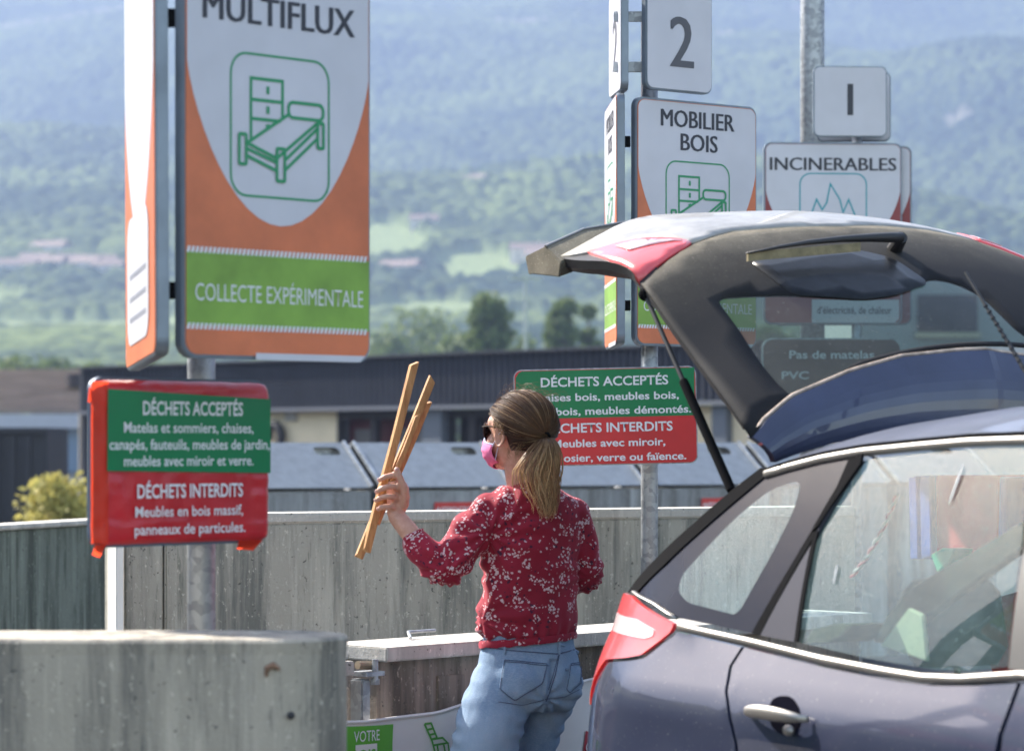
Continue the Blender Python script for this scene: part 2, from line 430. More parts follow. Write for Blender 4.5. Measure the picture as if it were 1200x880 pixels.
# trees
M_bark = mat('bark', (.09,.07,.05), .9, var=.3)
def leafmat(name, a, b_):
    def hook(N, L, b, tc, last, nz):
        oi = N.new('ShaderNodeObjectInfo')
        n = nz(.9, (1,1,1), 3); n2 = nz(14, (1,1,1), 2)
        c = ramp(N, L, n.outputs[0], [(.35, b_), (.65, a)])
        c = mixc(N, L, .5, c, ramp(N, L, n2.outputs[0], [(.3, .45), (.7, 1.0)]), 'MULTIPLY')
        L.new(c, b.inputs['Base Color'])
        t = N.new('ShaderNodeBsdfTranslucent'); L.new(c, t.inputs[0])
        mx = N.new('ShaderNodeMixShader'); mx.inputs[0].default_value = .35
        out = [q for q in N if q.type == 'OUTPUT_MATERIAL'][0]
        L.new(b.outputs[0], mx.inputs[1]); L.new(t.outputs[0], mx.inputs[2]); L.new(mx.outputs[0], out.inputs[0])
    return mat(name, a, .7, hook=hook)
M_leafA = leafmat('leaves_green', (.17,.225,.07), (.08,.125,.04))
M_leafB = leafmat('leaves_pale', (.20,.25,.07), (.11,.16,.05))
M_leafC = leafmat('leaves_yellow', (.66,.58,.17), (.46,.42,.13))
def tree(px, ytop, ybase_z, Y, wpx, label, m, group=None, name='tree', shape='oval', n=2600, leaf=None, ground=0, seed=0, cat='tree'):
    r = np.random.default_rng(seed+int(px)); x = (px-600)*Y/F; top = CZ+(HZ-ytop)*Y/F; W_ = wpx*Y/F
    t = thing(name, label, cat, (x, Y, ground), group); H_ = top-ground
    tr = MB(); tr.tube([(x, Y, ground), (x+.02*H_, Y, ground+H_*.35), (x, Y, ground+H_*.85)], [H_*.022, H_*.016, H_*.004], 8)
    cz0 = ground+H_*ybase_z
    nb = 22; centers = []
    for k in range(nb*3):
        tt = r.random(); a = r.random()*6.28
        prof = math.sin(math.pi*(tt*.86+.1))**.7 if shape == 'oval' else (1-tt)**.6*(.35+.65*min(1, tt*6))
        rad = W_*.5*prof*(.35+.6*math.sqrt(r.random()))
        c = Vector((x+rad*math.cos(a), Y+rad*math.sin(a), cz0+(top-cz0)*(.06+.9*tt)))
        centers.append((c, W_*(.17+.12*r.random())*(1 if shape == 'oval' else .75+.3*prof)))
        if k % 2 == 0: tr.tube([(x, Y, c.z-(H_*.1)), tuple(c)], [H_*.006, H_*.002], 5)
    tr.build('trunk', M_bark, t)
    L_ = leaf or W_*.045; V, Fc = [], []
    for i in range(n):
        c, cr = centers[r.integers(len(centers))]
        d = r.normal(size=3); d /= np.linalg.norm(d); p = np.array(c)+d*cr*(.45+.6*r.random())*np.array([1,1,.8])
        u = r.normal(size=3); u /= np.linalg.norm(u); v = np.cross(u, r.normal(size=3)); v /= np.linalg.norm(v)
        s_ = L_*(.6+.8*r.random()); b0 = len(V)
        V += [p-u*s_, p-v*s_*.5, p+u*s_, p+v*s_*.5]; Fc.append((b0, b0+1, b0+2, b0+3))
    mb = MB(); mb.v = [tuple(q) for q in V]; mb.f = Fc; mb.mi = [0]*len(Fc); mb.build('crown', m, t)
    return t
tree(572, 344, .2, 235, 60, 'tall dark tree left of the raised hatch behind the warehouse roof', M_leafA, 'trees behind the warehouse', n=9000, leaf=.26)
tree(661, 347, .2, 245, 44, 'dark tree just left of the green band sign behind the warehouse roof', M_leafA, 'trees behind the warehouse', n=7000, leaf=.26, seed=3)
tree(690, 356, .2, 250, 30, 'narrow dark tree touching the edge of the green band sign', M_leafA, 'trees behind the warehouse', n=6000, leaf=.26, seed=9)
tree(500, 372, .1, 420, 120, 'broad pale green tree between the big orange sign and the tall dark tree', M_leafB, 'trees behind the warehouse', n=5200, leaf=.5)
tree(455, 392, .1, 400, 70, 'low pale tree beside the bottom corner of the big orange sign', M_leafB, 'trees behind the warehouse', n=2600, leaf=.5)
tree(535, 392, .1, 330, 60, 'small pale bush tree at the foot of the tall dark tree', M_leafB, 'trees behind the warehouse', n=2200, leaf=.4)
tree(612, 396, .1, 330, 60, 'low bush tree between the two dark trees', M_leafB, 'trees behind the warehouse', n=2200, leaf=.4)
for px, yt, W_, lb in ((15,424,80,'bushy tree at the left frame edge above the brown roof'),(62,418,66,'rounded tree above the ridge of the brown roof'),(108,426,60,'low tree where the brown roof meets the dark warehouse')):
    tree(px, yt, .1, 300, W_, lb, M_leafA if px == 62 else M_leafB, 'trees behind the brown roof', n=2600, leaf=.35)
tree(160, 425, .1, 320, 80, 'pale tree behind the warehouse roof beside the thin edge of the big sign', M_leafB, 'trees behind the brown roof', n=2400, leaf=.4)
tree(900, 395, .1, 300, 130, 'bushy pale tree seen through the dusty hatch glass', M_leafB, n=3200, leaf=.45)
# light yellow shrub by the dark block
tree(68, 562, 0.02, 34, 92, 'yellow green shrub beside the dark block behind the mossy wall', M_leafC, name='shrub', n=3200, leaf=.05, ground=.0, cat='shrub', seed=5)
# mast
t = thing('lamp_mast', 'thin grey mast standing between the two dark trees', 'mast', (at(616,400,190).x, 190, 0))
p = at(616, 326, 190); MB().tube([(p.x,190,0),(p.x,190,p.z)], [.16,.1], 8).build('pole', M_galv, t)
MB().box((p.x, 190, p.z), (2.2,.3,.25)).build('crossarm', M_galv, t)

# ------------------------------------------------------------ warehouse with corrugated fascia
M_navy = mat('navy_corrugated_sheet', (.05,.055,.075), .5, .2, var=.15, vscale=1)
M_beige = mat('beige_render', (.78,.66,.46), .9, var=.06, vscale=1)
M_dk = mat('dark_opening', (.03,.028,.032), .7)
M_maroond = mat('maroon_door', (.10,.022,.026), .6, var=.2)
M_post = mat('blue_grey_post', (.13,.15,.18), .6)
def warehouse():
    A = Vector((at(96,432,85).x, 85, 0)); Bx = at(850,405,64); ZT, ZB = 3.78, 2.52
    B_ = Vector((at(1400,405,52).x, 50.5, 0)); 
    d = (Vector((at(850,0,64).x, 64, 0))-A); d.normalize(); n = Vector((d.y, -d.x, 0))
    Ln = 40.
    t = thing('warehouse', 'low warehouse with dark navy corrugated fascia and beige walls', 'building', A)
    mb = MB(); k = int(Ln/.24); pr = [(0,0),(.085,0),(.095,.07),(.165,.07),(.175,0)]
    xs, hs = [], []
    for i in range(k):
        for (a, b_) in pr: xs.append(i*.24+a); hs.append(b_)
    lo = [A+d*x+n*(h)+Vector((0,0,ZB)) for x, h in zip(xs, hs)]; hi = [p+Vector((0,0,ZT-ZB)) for p in lo]
    n0 = len(mb.v); mb.loft([lo, hi], close=False, cap=False)
    mb.build('corrugated_fascia', M_navy, t)
    ax = (d, n, Vector((0,0,1)))
    MB().box(A+d*(Ln/2)+n*.02+Vector((0,0,ZT+.03)), (Ln,.34,.06), ax).build('roof_edge_trim', M_navy, t)
    MB().box(A+d*(Ln/2)+n*.02+Vector((0,0,ZB-.05)), (Ln,.30,.09), ax).build('lower_trim', mat('grey_trim', (.16,.17,.2), .5), t)
    MB().box(A+d*(Ln/2)-n*6.2+Vector((0,0,ZT-.3)), (Ln,12,.3), ax).build('roof', mat('roof_grey', (.14,.14,.15), .8), t)
    MB().box(A-d*.02-n*6+Vector((0,0,ZT/2)), (.2,12,ZT), ax).build('side_wall', M_navy, t)
    # front wall set back, in bays: beige / opening
    def X(px): # distance along the facade for a photo column (facade set back .8 m)
        r = (px-600)/F; Q = A-n*.3; return (r*Q.y-Q.x)/(d.x-r*d.y)
    segs = [(96,398,'beige'),(398,440,'glass'),(440,505,'glass'),(505,528,'post'),(528,556,'open'),(556,600,'red'),(600,660,'open'),(660,770,'open'),(770,845,'beige'),(845,862,'post'),(862,960,'beige'),(960,1040,'open'),(1040,1300,'beige')]
    for a, b_, kd in segs:
        x0, x1 = X(a), X(b_); c = A-n*.3+d*((x0+x1)/2)+Vector((0,0,(ZB-.1)/2)); H = ZB-.1; W_ = x1-x0
        if kd == 'beige': MB().box(c, (W_,.2,H), ax).build('wall', M_beige, t)
        elif kd == 'post': MB().box(c+n*.15, (W_,.3,H), ax).build('post', M_post, t)
        else:
            MB().box(c-n*.35, (W_,.06,H), ax).build('door', M_maroond if kd != 'open' else M_dk, t)
            MB().box(c+Vector((0,0,H/2-.12)), (W_-.01,.14,.2), ax).build('lintel', M_dk, t)
            for e in (-1, 1): MB().box(c+d*(e*(W_/2-.06)), (.12,.16,H-.01), ax).build('door_frame', M_dk, t)
            if kd == 'glass':
                MB().box(c+Vector((0,0,.52))-n*.28, (W_*.6,.03,.42), ax).build('door_pane', mat('door_glass', (.16,.15,.15), .2), t)
    q = A-n*.3+d*X(332)
    tb = MB(); c = q+n*.3+Vector((0,0,1.75)); pts = [c+d*(.32*math.cos(a))+Vector((0,0,.32*math.sin(a))) for a in [math.radians(x) for x in range(-30, 200, 15)]]
    tb.tube(pts, .12, 8).build('vent_hood', M_dk, t)
    MB().box(A-n*.15+d*X(347)+Vector((0,0,2.3)), (.5,.1,.25), ax).build('wall_lamp', mat('lamp_grey', (.35,.33,.3), .6), t)
warehouse()
# left building with brown tiled roof
def brown_house():
    Y = 96; e = at(0,486,Y); r = at(0,447,Y+9); x0, x1 = at(-330,0,Y).x, at(106,0,Y).x
    t = thing('shed_building', 'long building with brown tiled roof and white gutter board behind the dark block', 'building', ((x0+x1)/2, Y, 0))
    rf = MB(); n = 14
    for i in range(n):
        f0, f1 = i/n, (i+1)/n; z0 = e.z+(r.z+.4-e.z)*f0; z1 = e.z+(r.z+.4-e.z)*f1
        rf.box(((x0+x1)/2, Y-.3+9*(f0+f1)/2, (z0+z1)/2+.04), (x1-x0, 9/n*1.05, .09))
    rf.build('roof', mat('brown_roof', (.30,.235,.205), .85, var=.18, vscale=2, vstretch=(.3,1,1)), t)
    MB().box(((x0+x1)/2, Y-.4, e.z-.22), (x1-x0+.3,.1,.48)).build('gutter_board', mat('white_board', (.55,.56,.6), .7, var=.05), t)
    MB().box(((x0+x1)/2, Y+.25, (e.z-.3)/2), (x1-x0,.3,e.z-.3)).build('wall', mat('grey_wall', (.42,.42,.42), .8, var=.05), t)
    for k in range(11):
        xx = at(58+k*0,0,Y).x-1.5*k+.55
        w_ = MB(); w_.box((xx, Y+.06, 1.35), (1.25,.06,1.5)); wo_ = w_.build('window', mat('blue_pane', (.22,.32,.45), .25), t)
        MB().box((xx+.66, Y+.0, 1.35), (.07,.1,1.55)).build('frame', mat('frame_white', (.6,.62,.65), .6), wo_)
    MB().tube([(at(68,0,Y).x, Y+4, r.z-.3),(at(68,0,Y).x, Y+4, r.z+.15)], .35, 10).build('roof_vent', M_dk, t)
    Yb = 52; a, b_ = at(-120,0,Yb).x, at(55,0,Yb).x; zt = at(0,501,Yb).z
    tb = thing('dark_container', 'dark charcoal block behind the mossy wall at the left edge', 'container', ((a+b_)/2, Yb, 0))
    MB().box(((a+b_)/2, Yb+1.25, zt/2), (b_-a, 2.5, zt)).build('body', mat('charcoal_metal', (.03,.03,.036), .6, .1, var=.1), tb, bevel=.02)
    rr = MB()
    for k in range(int((b_-a)/.28)): rr.box((a+.14+k*.28, Yb-.03, zt/2), (.12,.06,zt-.3))
    rr.build('ribs', MATS['charcoal_metal'], tb)
    MB().box(((a+b_)/2, Yb-.04, zt-.06), (b_-a,.08,.1)).build('top_rail', MATS['charcoal_metal'], tb)
brown_house()
# pale block seen through the hatch glass on the right
t = thing('pale_building', 'pale building with a wide dark window behind the car', 'building', (at(1180,0,58).x, 48, 0))
c = at(1150, 380, 48)
MB().box((at(1190,0,48).x, 51, 2.2), (5.4,6,4.4)).build('wall', mat('pale_wall', (.45,.46,.46), .85, var=.05), t)
MB().box((at(1110,0,48).x, 47.98, 3.75), (1.0,.1,.62)).build('window', M_dk, t)
MB().box((at(1110,0,48).x, 47.93, 3.38), (1.1,.14,.08)).build('window_sill', M_beige, t)

# ------------------------------------------------------------ bins behind the wall
M_lid = mat('zinc_lid', (.23,.25,.27), .45, .35, var=.12, vscale=14, bump=.2, bscale=40)
M_binc = concrete('bin_grey', (.33,.33,.33), (.25,.25,.25), (.13,.12,.11), .7, (.18,.18,.17))
def bins():
    # row of bins: four columns of the photo
    yaw = math.radians(30); d = Vector((math.cos(yaw), math.sin(yaw), 0)); n = Vector((math.sin(yaw), -math.cos(yaw), 0))
    ends = [(225,406),(409,567),(570,722),(726,868),(872,1005),(1010,1130)]
    P0 = Vector((at(406,0,19).x, 19, 0))
    def X(px):
        r = (px-600)/F; return (r*P0.y-P0.x)/(d.x-r*d.y)
    labs = ['grey bin with sloping zinc lid behind the red sign, first of the row', 'grey bin with sloping zinc lid behind the hand and wooden slats', 'grey bin mostly hidden behind the woman\'s head',
            'streaked grey bin with handle hole left of the car strut', 'grey bin behind the raised hatch edge and strut', 'grey bin at the right end of the row, behind the car']
    for i, (a, b_) in enumerate(ends):
        x0, x1 = X(a)+.015, X(b_)-.015; W_ = x1-x0; ax = (d, n, Vector((0,0,1)))
        c = P0+d*((x0+x1)/2)
        t = thing('waste_bin', labs[i], 'bin', c, 'row of grey bins behind the concrete wall')
        dep, zt, zb = .42, 1.555, 1.262
        P = lambda x, y, z: P0+d*x+n*y+Vector((0,0,z))
        MB().box(P((x0+x1)/2, dep-.5-.012, zb/2-.01), (W_-.02, 1.0, zb-.02), ax).build('body', M_binc, t, bevel=.01)
        # lid: sloping sheet with a rounded hole
        hx = x1-.17-.02*i; hw, hh_ = .095, .035
        pl = Plane((0,0,0), 0); pl.O = P(x0, dep, zb); pl.ux = d; pl.uy = (P(0,0,zt)-P(0,dep,zb)).normalized(); pl.n = pl.ux.cross(pl.uy)
        Ls = (P(0,0,zt)-P(0,dep,zb)).length
        outer = [(0,0),(W_,0),(W_,Ls),(0,Ls)]
        hc = (hx-x0, Ls-.10)
        hole = rrect(hc[0]-hw, hc[1]-hh_*1.3, hc[0]+hw, hc[1]+hh_*1.3, .035, 4)
        vs = [Vector(p) for p in outer+hole]; no = len(outer); nh = len(hole)
        edges = [(k, (k+1) % no) for k in range(no)]+[(no+k, no+(k+1) % nh) for k in range(nh)]
        r = delaunay_2d_cdt(vs, edges, [], 1, 1e-6)
        mb = MB()
        V2 = r[0]; fs = []
        for f in r[2]:
            cx = sum(V2[k].x for k in f)/3; cy = sum(V2[k].y for k in f)/3
            if abs(cx-hc[0]) < hw*.95 and abs(cy-hc[1]) < hh_*1.25 and all(k >= 0 for k in f):
                inside = all(abs(V2[k].x-hc[0]) < hw*1.02 and abs(V2[k].y-hc[1]) < hh_*1.35 for k in f)
                if inside: continue
            fs.append(f)
        mb.v = [tuple(pl.p(v.x, v.y, .004)) for v in V2]; mb.f = [tuple(f) for f in fs]; mb.mi = [0]*len(fs)
        lid = mb.build('lid', M_lid, t)
        md = lid.modifiers.new('s', 'SOLIDIFY'); md.thickness = .006; md.offset = -1
        for xx in (.012, W_-.012): MB().box(pl.p(xx, Ls/2, .012), (.02, Ls, .016), (pl.ux, pl.uy, pl.n)).build('lid_rim', M_galv, lid)
        MB().box(P((x0+x1)/2, -.02, (zt)/2), (W_,.03,zt-.01), ax).build('back_panel', M_galv, t)
        if i in (1, 3):
            sp = Plane(P(X(511 if i == 1 else 817)-.03, dep, 0), 30); sp.O = P(X(474 if i == 1 else 783), dep+.004, 1.062 if i == 1 else 1.07)
            plate(sp, rrect(0,0,.33,.10,.004,2), 0, .004, 'warning_sticker', M_red, t)
            text(sp, 'INTERDICTION', .015, .315, .03, .04, .0055, M_white, t, .01)
bins()
# ------------------------------------------------------------ concrete walls
def wall_run(name, label, P, Q, zt, th, m, capm, cap_h=.03, over=.012, parts=2, base=0, lipm=None):
    P = Vector((P[0], P[1], 0)); Q = Vector((Q[0], Q[1], 0)); d = (Q-P); L_ = d.length; d.normalize(); n = Vector((d.y, -d.x, 0)); ax = (d, n, Vector((0,0,1)))
    t = thing(name, label, 'wall', (P+Q)/2)
    if isinstance(parts, int): cuts = [i*L_/parts for i in range(parts+1)]
    else: cuts = [0]+list(parts)+[L_]
    for i in range(len(cuts)-1):
        a, b_ = cuts[i], cuts[i+1]; off = (.0025 if i % 2 else 0)
        MB().box(P+d*((a+b_)/2)-n*(th/2)+n*off+Vector((0,0,(zt-cap_h+base)/2)), (b_-a-.006, th, zt-cap_h-base), ax).build('wall_panel', m, t, bevel=.006)
    k = max(1, int(L_/1.6))
    for i in range(k):
        a, b_ = L_*i/k, L_*(i+1)/k
        MB().box(P+d*((a+b_)/2)-n*(th/2)+Vector((0,0,zt-cap_h/2)), (b_-a-.003, th+2*over, cap_h), ax).build('cap', capm, t, bevel=.006)
    return t, P, d, n
# back wall of the bay
t, P, d, n = wall_run('concrete_wall', 'long streaked grey green concrete wall behind the woman', (at(145,0,9.29).x, 9.29), (at(1010,0,10.45).x, 10.62), 1.317, .2, M_back, M_cap, .035, .004, parts=[.14, 1.6])
wall_run('mossy_wall', 'dark mossy concrete wall at the left edge with a thin pale cap', (-3.37, 8.0), (-1.70, 13.5), 1.207, .14, M_dark, M_cap, .022, .02, parts=2)
pw_ = Vector((at(134,0,9.22).x, 9.25, 0)); t = thing('white_post', 'narrow white painted post at the left end of the long wall', 'post', pw_)
_a = math.radians(24); MB().box(pw_+Vector((0,0,.655)), (.026,.10,1.31), (Vector((math.cos(_a), math.sin(_a), 0)), Vector((-math.sin(_a), math.cos(_a), 0)), Vector((0,0,1)))).build('post_bar', mat('white_paint', (.80,.77,.72), .6, var=.04, vscale=5), t, bevel=.003)
# near wall with half round end
def near_wall():
    t = thing('near_wall', 'concrete wall with rounded end in the left foreground', 'wall', (-1.2, 5.75, 0))
    def outline(o=0):
        pts = [(-3.2, 5.9+o), (-3.2, 5.6-o)]
        cx, cy, r = at(408,0,5.75).x-.15, 5.75, .15+o
        for i in range(25):
            a = math.radians(-90+180*i/24); pts.append((cx+r*math.cos(a), cy+r*math.sin(a)))
        return pts
    o = outline(); zt = 1.164
    zs = [0, .4, .8, zt-.03, zt-.008, zt]
    rings = [[Vector((x, y, z)) for x, y in (outline(-.003) if z < zt-.029 else outline(0))] for z in zs[:4]]
    rings += [[Vector((x, y, zt-.006)) for x, y in outline(0)], [Vector((x, y, zt)) for x, y in outline(-.006)]]
    b = MB(); b.loft(rings); b.build('wall_body', M_near, t, fixn=True)
    jb = MB()
    for (px, py, r) in ((341,838,.006),):
        q = at(px, py, 5.6)
        jb.ball((q.x, 5.6+(.012 if px > 342 else .0), q.z), (.008,.006,.008), 8, 6)
    jb.build('formwork_hole', M_dk, t)
    q = at(320, 785, 5.598); rs = MB(); rs.tube([(q.x-.014,5.6,q.z-.012),(q.x-.012,5.5995,q.z+.004),(q.x,5.5995,q.z+.010),(q.x+.013,5.6,q.z+.002)], [.003,.006,.007,.003], 8)
    rs.build('rust_spot', mat('rust', (.24,.14,.09), .9, var=.3, vscale=60), t)
near_wall()
# low guard wall with cap, post and bolt
M_board = M_wood_c
def guard():
    def on(px, base=(-.35, 7.9), yaw=46.5):
        a = math.radians(yaw); r = (px-600)/F; d = (math.cos(a), math.sin(a)); k = (r*base[1]-base[0])/(d[0]-r*d[1]); return base[0]+d[0]*k, base[1]+d[1]*k
    A = Vector((*on(450), 0)); B_ = Vector((*on(1020), 0)); d = (B_-A); L_ = d.length; d.normalize(); n = Vector((d.y,-d.x,0)); ax = (d, n, Vector((0,0,1)))
    t = thing('guard_wall', 'low guard wall with pale concrete slab cap behind the woman\'s waist', 'wall', (A+B_)/2)
    zt = .985
    MB().box(A+d*(L_/2)-n*.125+Vector((0,0,zt-.02)), (L_,.27,.04), ax).build('cap_slab', M_cap, t, bevel=.004)
    MB().box(A+d*(L_/2)-n*.14+Vector((0,0,(zt-.04)/2)), (L_-.02,.2,zt-.041), ax).build('panel', M_board, t)
    MB().box(A+d*(.30)-n*.037+Vector((0,0,.84)), (.11,.012,.10), ax).build('patch_plate', M_board, t, bevel=.002)
    # left piece
    C = A-d*.02; D = Vector((*on(330), 0)); L2 = (C-D).length
    t2 = thing('guard_wall', 'short end of low guard wall just right of the rounded foreground wall', 'wall', (C+D)/2)
    z2 = .955
    MB().box((C+D)/2-d*.05-n*.11+Vector((0,0,z2-.02)), (L2-.1,.24,.04), ax).build('cap_slab', M_cap, t2, bevel=.004)
    MB().box((C+D)/2-d*.07-n*.13+Vector((0,0,(z2-.04)/2)), (L2-.14,.18,z2-.041), ax).build('panel', M_board, t2)
    # metal post with bolt
    q = Vector((*on(431), 0)); s_ = thing('gate_post', 'galvanised post with clamp and bolt at the joint of the guard wall', 'post', q)
    MB().box(q-n*.03+Vector((0,0,.45)), (.034,.05,.9), ax).build('post', M_galv, s_, bevel=.004)
    MB().box(q+d*.02-n*.02+Vector((0,0,.915)), (.07,.06,.012), ax).build('clamp_plate', M_galv, s_)
    MB().tube([q+d*.028+n*.0+Vector((0,0,.89)), q+d*.028+Vector((0,0,.955))], .009, 10).build('bolt', M_galv, s_)
    MB().tube([q+d*.028+Vector((0,0,.885)), q+d*.028+Vector((0,0,.9))], .014, 6).build('nut', M_galv, s_)
    MB().tube([q-d*.02-n*.02+Vector((0,0,.94)), q+d*.05-n*.02+Vector((0,0,.935))], .012, 10).build('hinge_pin', mat('rusty_brass', (.35,.27,.18), .6, .4), s_)
    # small bright bracket on the slab
    br = thing('latch', 'small bent steel latch lying on the slab cap left of the woman', 'latch', A+d*.30-n*.2+Vector((0,0,zt)))
    MB().tube([A+d*.26-n*.16+Vector((0,0,zt+.006)), A+d*.29-n*.2+Vector((0,0,zt+.02)), A+d*.40-n*.2+Vector((0,0,zt+.02))], .005, 6).build('bar', M_galv, br)
    # banner hanging in front
    M_ban = mat('banner_white', (.68,.66,.64), .7, var=.06, vscale=3, bump=.2, bscale=10)
    M_bg = mat('banner_green', (.10,.36,.035), .6, var=.08)
    M_bgl = mat('banner_line_green', (.08,.30,.05), .6); M_br = mat('banner_red', (.36,.02,.04), .6)
    bn = thing('banner', 'white sagging banner with green chair picture hanging on the guard wall', 'banner', A+Vector((0,0,.3)))
    off = .035
    base = Vector((*on(400), 0)); x_end = (Vector((*on(800), 0))-base).length
    tp = [(on(px), py) for px, py in ((395,846),(410,845.5),(463,840),(500,835),(540,824),(600,812),(650,803),(695,794),(800,772))]
    xs = [(Vector((*q, 0))-base).length*(1 if k else -1) for k, (q, _) in enumerate(tp)]
    zs = [at(0, py, q[1]-.03).z for (q, py) in tp]
    def B2(x, z, h=0):
        ztop = float(np.interp(x, xs, zs)); rip = .012*math.sin(x*9+1)*(.3+(ztop-z))+.006*math.sin(x*23+z*8)
        return base+d*x+n*(off+rip+h)+Vector((0,0,z))
    def patch(name, m, x0, x1, zlo, ztop, h, nx, nz, par):
        MB().grid(lambda a, b_: B2(x0+(x1-x0)*a, (zlo(x0+(x1-x0)*a)*(1-b_)+ztop(x0+(x1-x0)*a)*b_), h), nx, nz).build(name, m, par, smooth=True)
    top = lambda x: float(np.interp(x, xs, zs))
    patch('cloth', M_ban, xs[0], x_end, lambda x: top(x)-.75, top, 0, 90, 30, bn)
    hem = MB(); hem.tube([B2(x_, top(x_), .003) for x_ in np.linspace(xs[0], x_end, 50)], .005, 6); hem.build('hem', M_ban, bn)
    X_ = lambda px: (Vector((*on(px), 0))-base).length
    def Zp(px, py): return at(px, py, on(px)[1]-.03).z
    # green block with lettering
    ed = lambda z: 0
    g_ = MB(); e0 = X_(410)-.05
    g_.grid(lambda a, b_: B2(e0+(X_(450+ (1-b_)*6 - 6*math.sin(b_*3.1))-e0)*a, (top(X_(420))-.30)*(1-b_)+(top(e0)-.012+(top(X_(447))-.016-top(e0)+.012)*a)*b_, .0035), 12, 12)
    g_.build('green_block', M_bg, bn, smooth=True)
    class BP:
        def p(s_, x, y, h=0): return B2(x, y, h)
    bp = BP()
    text(bp, 'VOTRE', X_(398), X_(430), Zp(415,868), .031, .006, M_white, bn, 0)
    wb = MB(); wb.grid(lambda a, b_: B2(X_(396)+(X_(427)-X_(396))*a, Zp(420,871)-.09*(1-b_), .0055), 6, 3); wb.build('white_block', M_ban, bn)
    text(bp, 'BOIS', X_(400), X_(425), Zp(415,892), .035, .0075, M_bg, bn, .02)
    # chair outline
    st = MB(); w_ = .006
    def ln(pts, k=0): 
        class _P: pass
        pp = [(X_(a), Zp(a, b_)) for a, b_ in pts]; stroke(st, bp, pp, w_, .005+.0003*k)
    ln([(486,848),(493,847),(500,864),(494,866),(486,848)], 1); ln([(488,855),(496,853)], 2); ln([(491,861),(498,859)], 3)
    ln([(494,866),(506,864),(512,870),(496,873),(494,866)], 4); ln([(496,873),(500,890)], 5); ln([(500,872),(503,890)], 6); ln([(507,871),(511,890)], 7); ln([(512,870),(515,888)], 8)
    st.build('chair_picture', M_bgl, bn)
    g2 = MB(); g2.grid(lambda a, b_: B2(X_(583)+(X_(601)-X_(583))*a, Zp(590,884)*(1-b_)+Zp(595,884-a*38)*b_+0*a, .0035), 6, 6); g2.build('green_wedge', M_bg, bn)
    yl = MB(); yl.grid(lambda a, b_: B2(X_(597)+.004*a, Zp(597,890)*(1-b_)+Zp(597,848)*b_, .006), 1, 6); yl.build('yellow_line', mat('banner_yellow', (.6,.35,.05), .6), bn)
    rp = [(669,890),(674,856),(683,858),(695,846),(712,838),(712,890)]
    class _Q: pass
    co = [Vector((X_(a), Zp(a, b_), 0)) for a, b_ in rp]; rb = MB(); rb.v = [tuple(B2(c.x, c.y, .004)) for c in co]
    for tr in tessellate_polygon([co]): rb.f.append(tuple(tr)); rb.mi.append(0)
    rb.build('red_block', M_br, bn)
    text(bp, 'GRA', X_(673), X_(697), Zp(680,880), .030, .0065, M_white, bn, 0)
guard()

# ------------------------------------------------------------ signs
def icon_bed(pl, x0, y0, W_, H_, h, m, parent):
    mb = MB(); st = .0075*W_/.28; P = lambda x, y: (x0+x*W_, y0+y*H_)
    k = [0]
    def s_(pts, closed=False, w_=1.0):
        k[0] += 1; stroke(mb, pl, [P(*p) for p in pts], st*w_, h+.00012*k[0], closed)
    s_([((p[0]), (p[1])) for p in rrect(0,0,1,1,.15,6)], True, .7)
    s_([(.2,.38),(.2,.83),(.52,.83),(.52,.56)]); s_([(.2,.68),(.52,.68)]); s_([(.2,.545),(.50,.545)])
    for y in (.755, .615): s_([(.355,y),(.385,y)], w_=2.2)
    s_([(.35,.49),(.39,.50)], w_=1.6)
    s_([(p[0], p[1]) for p in rrect(.58,.58,.94,.69,.045,5)], True)
    s_([(.58,.60),(.16,.37),(.46,.28),(.88,.56)])
    s_([(.16,.33),(.46,.25)]); s_([(.16,.28),(.46,.19)]); s_([(.54,.27),(.88,.52)]); s_([(.54,.20),(.88,.45)])
    s_(rrect(.08,.22,.15,.43,.01,2), True); s_(rrect(.46,.12,.54,.35,.01,2), True); s_(rrect(.88,.38,.94,.56,.01,2), True)
    return mb.build('pictogram', m, parent)
def arch_poly(w_, y_tip, y_side, top):
    pts = [(w_, top), (0, top)]
    n = 26
    for i in range(n+1):
        a = math.pi*i/n; pts.append((w_/2-w_/2*math.cos(a), y_side-(y_side-y_tip)*max(0,math.sin(a))**1.5))
    return pts
